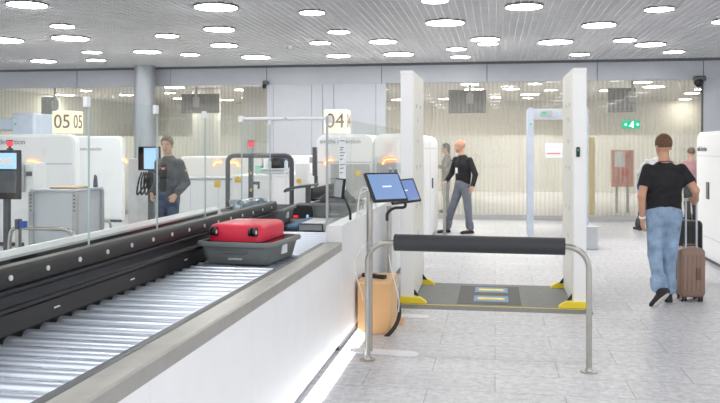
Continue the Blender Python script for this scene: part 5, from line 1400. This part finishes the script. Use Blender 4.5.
# bald man
p = at_d(460, 234, 15.2); ph = math.radians(132)
def lw(x, y, z): return (math.cos(ph) * x + math.sin(ph) * y, -math.sin(ph) * x + math.cos(ph) * y, z)
p3 = person('bald person in black sweater and grey trousers striding left by the white scanner', (p.x, p.y, 0), ph, 1.78,
    dict(pelvis=lw(.05, 0, .93), waist=lw(.06, 0, 1.09), chest=lw(.06, 0, 1.28), upper=lw(.05, .01, 1.40), neck=lw(.04, .01, 1.48), head=lw(.015, .0, 1.56), shR=lw(-.085, .12, 1.385), shL=lw(.185, -.14, 1.38),
         hipR=lw(.0, .06, .90), hipL=lw(.11, -.05, .90), knR=lw(-.14, .03, .50), anR=lw(-.255, .05, .085), toR=lw(-.38, -.05, .03), knL=lw(.15, -.08, .49), anL=lw(.185, -.06, .085), toL=lw(.05, -.16, .03),
         elR=lw(-.16, .16, 1.13), wrR=lw(-.26, .02, .98), hdR=lw(-.75, -.35, -.45), pnR=(0, -.2, -1), thR=(-1, 0, .2), curlR=.5, elL=lw(.29, -.17, 1.12), wrL=lw(.24, -.24, .90)),
    SK2, M['browhair'], BT, GRT, SHB, sleeve=1.0, hairstyle='bald', head=(math.radians(-38), -.10), h=.009, badge=False, beard=BRD, wide=1.15)
b = MB(); c = lw(-.06, -.15, 1.19); b.box(c[0] - .03, c[0] + .03, c[1] - .003, c[1] + .003, c[2] - .05, c[2] + .05); o = b.build('id_badge', M['paper']); o.parent = p3
b = MB(); b.tube([lw(.0, -.085, 1.46), lw(-.03, -.12, 1.36), c], .005, n=6); o = b.build('lanyard', M['blackm']); o.parent = p3
# grey shirt person hidden behind the man in black
p = at_d(657, 231, 15.7)
person('person in light grey shirt with blue gloves half hidden behind the man in black', (p.x, p.y, 0), math.radians(-4), 1.72,
    dict(head=(.10, .08, 1.53), neck=(.06, .02, 1.45), upper=(-.02, .0, 1.38), chest=(-.04, 0, 1.27), shL=(-.20, -.01, 1.38), shR=(.14, .0, 1.40), elL=(-.33, .02, 1.15), wrL=(-.345, .1, .93), hdL=(0, .1, -.95),
         hipL=(-.11, 0, .91), knL=(-.26, .03, .5), anL=(-.34, .0, .085), toL=(-.40, .14, .03)), SK1, HB2, LGS, DKG, SHB, sleeve=1.0, h=.011, glove=('LR', GLV))
# dark haired person behind
p = at_d(446.5, 220, 20.0)
person('person with dark hair in grey jacket behind the glass left of the bald man', (p.x, p.y, 0), math.radians(100), 1.72,
    dict(elL=(-.24, .1, 1.17), wrL=(-.2, .33, 1.2)), SK1, HB3, GRJ, GRJ, SHB, sleeve=1.0, h=.012, hairstyle='long')
p = at_d(691.5, 222, 17.2)
person('person in pink top behind the shoulder of the man in black', (p.x, p.y, 0), math.radians(20), 1.62, None, SK1, HB2, PNK, DKG, SHB, sleeve=1.0, h=.012)
# ================================================================== light
w = bpy.data.worlds.new('hall'); SC.world = w; w.use_nodes = True
bg = w.node_tree.nodes['Background']; bg.inputs['Color'].default_value = (.93, .96, 1.0, 1); bg.inputs['Strength'].default_value = 1.0
SC.view_settings.view_transform = 'Standard'; SC.view_settings.look = 'None'; SC.view_settings.gamma = 1.0
SC.view_settings.use_curve_mapping = False; SC.view_settings.exposure = 0.62
SC.cycles.max_bounces = 10; SC.cycles.transparent_max_bounces = 24; SC.cycles.sample_clamp_indirect = 6

# lights added to brighten the near part of the hall, out of the picture
for x in (-7.5, -5, -2.5, 0, 2.5, 5):
    for y in (-2, .5, 3, 5.5, 7.6):
        l = bpy.data.lights.new('near_fill_light', 'AREA'); l.shape = 'DISK'; l.size = .5; l.energy = 7.8; l.color = (1, .985, .95)
        o = bpy.data.objects.new('near_fill_light', l); COL.objects.link(o); o.location = (x, y, CZ - .03)
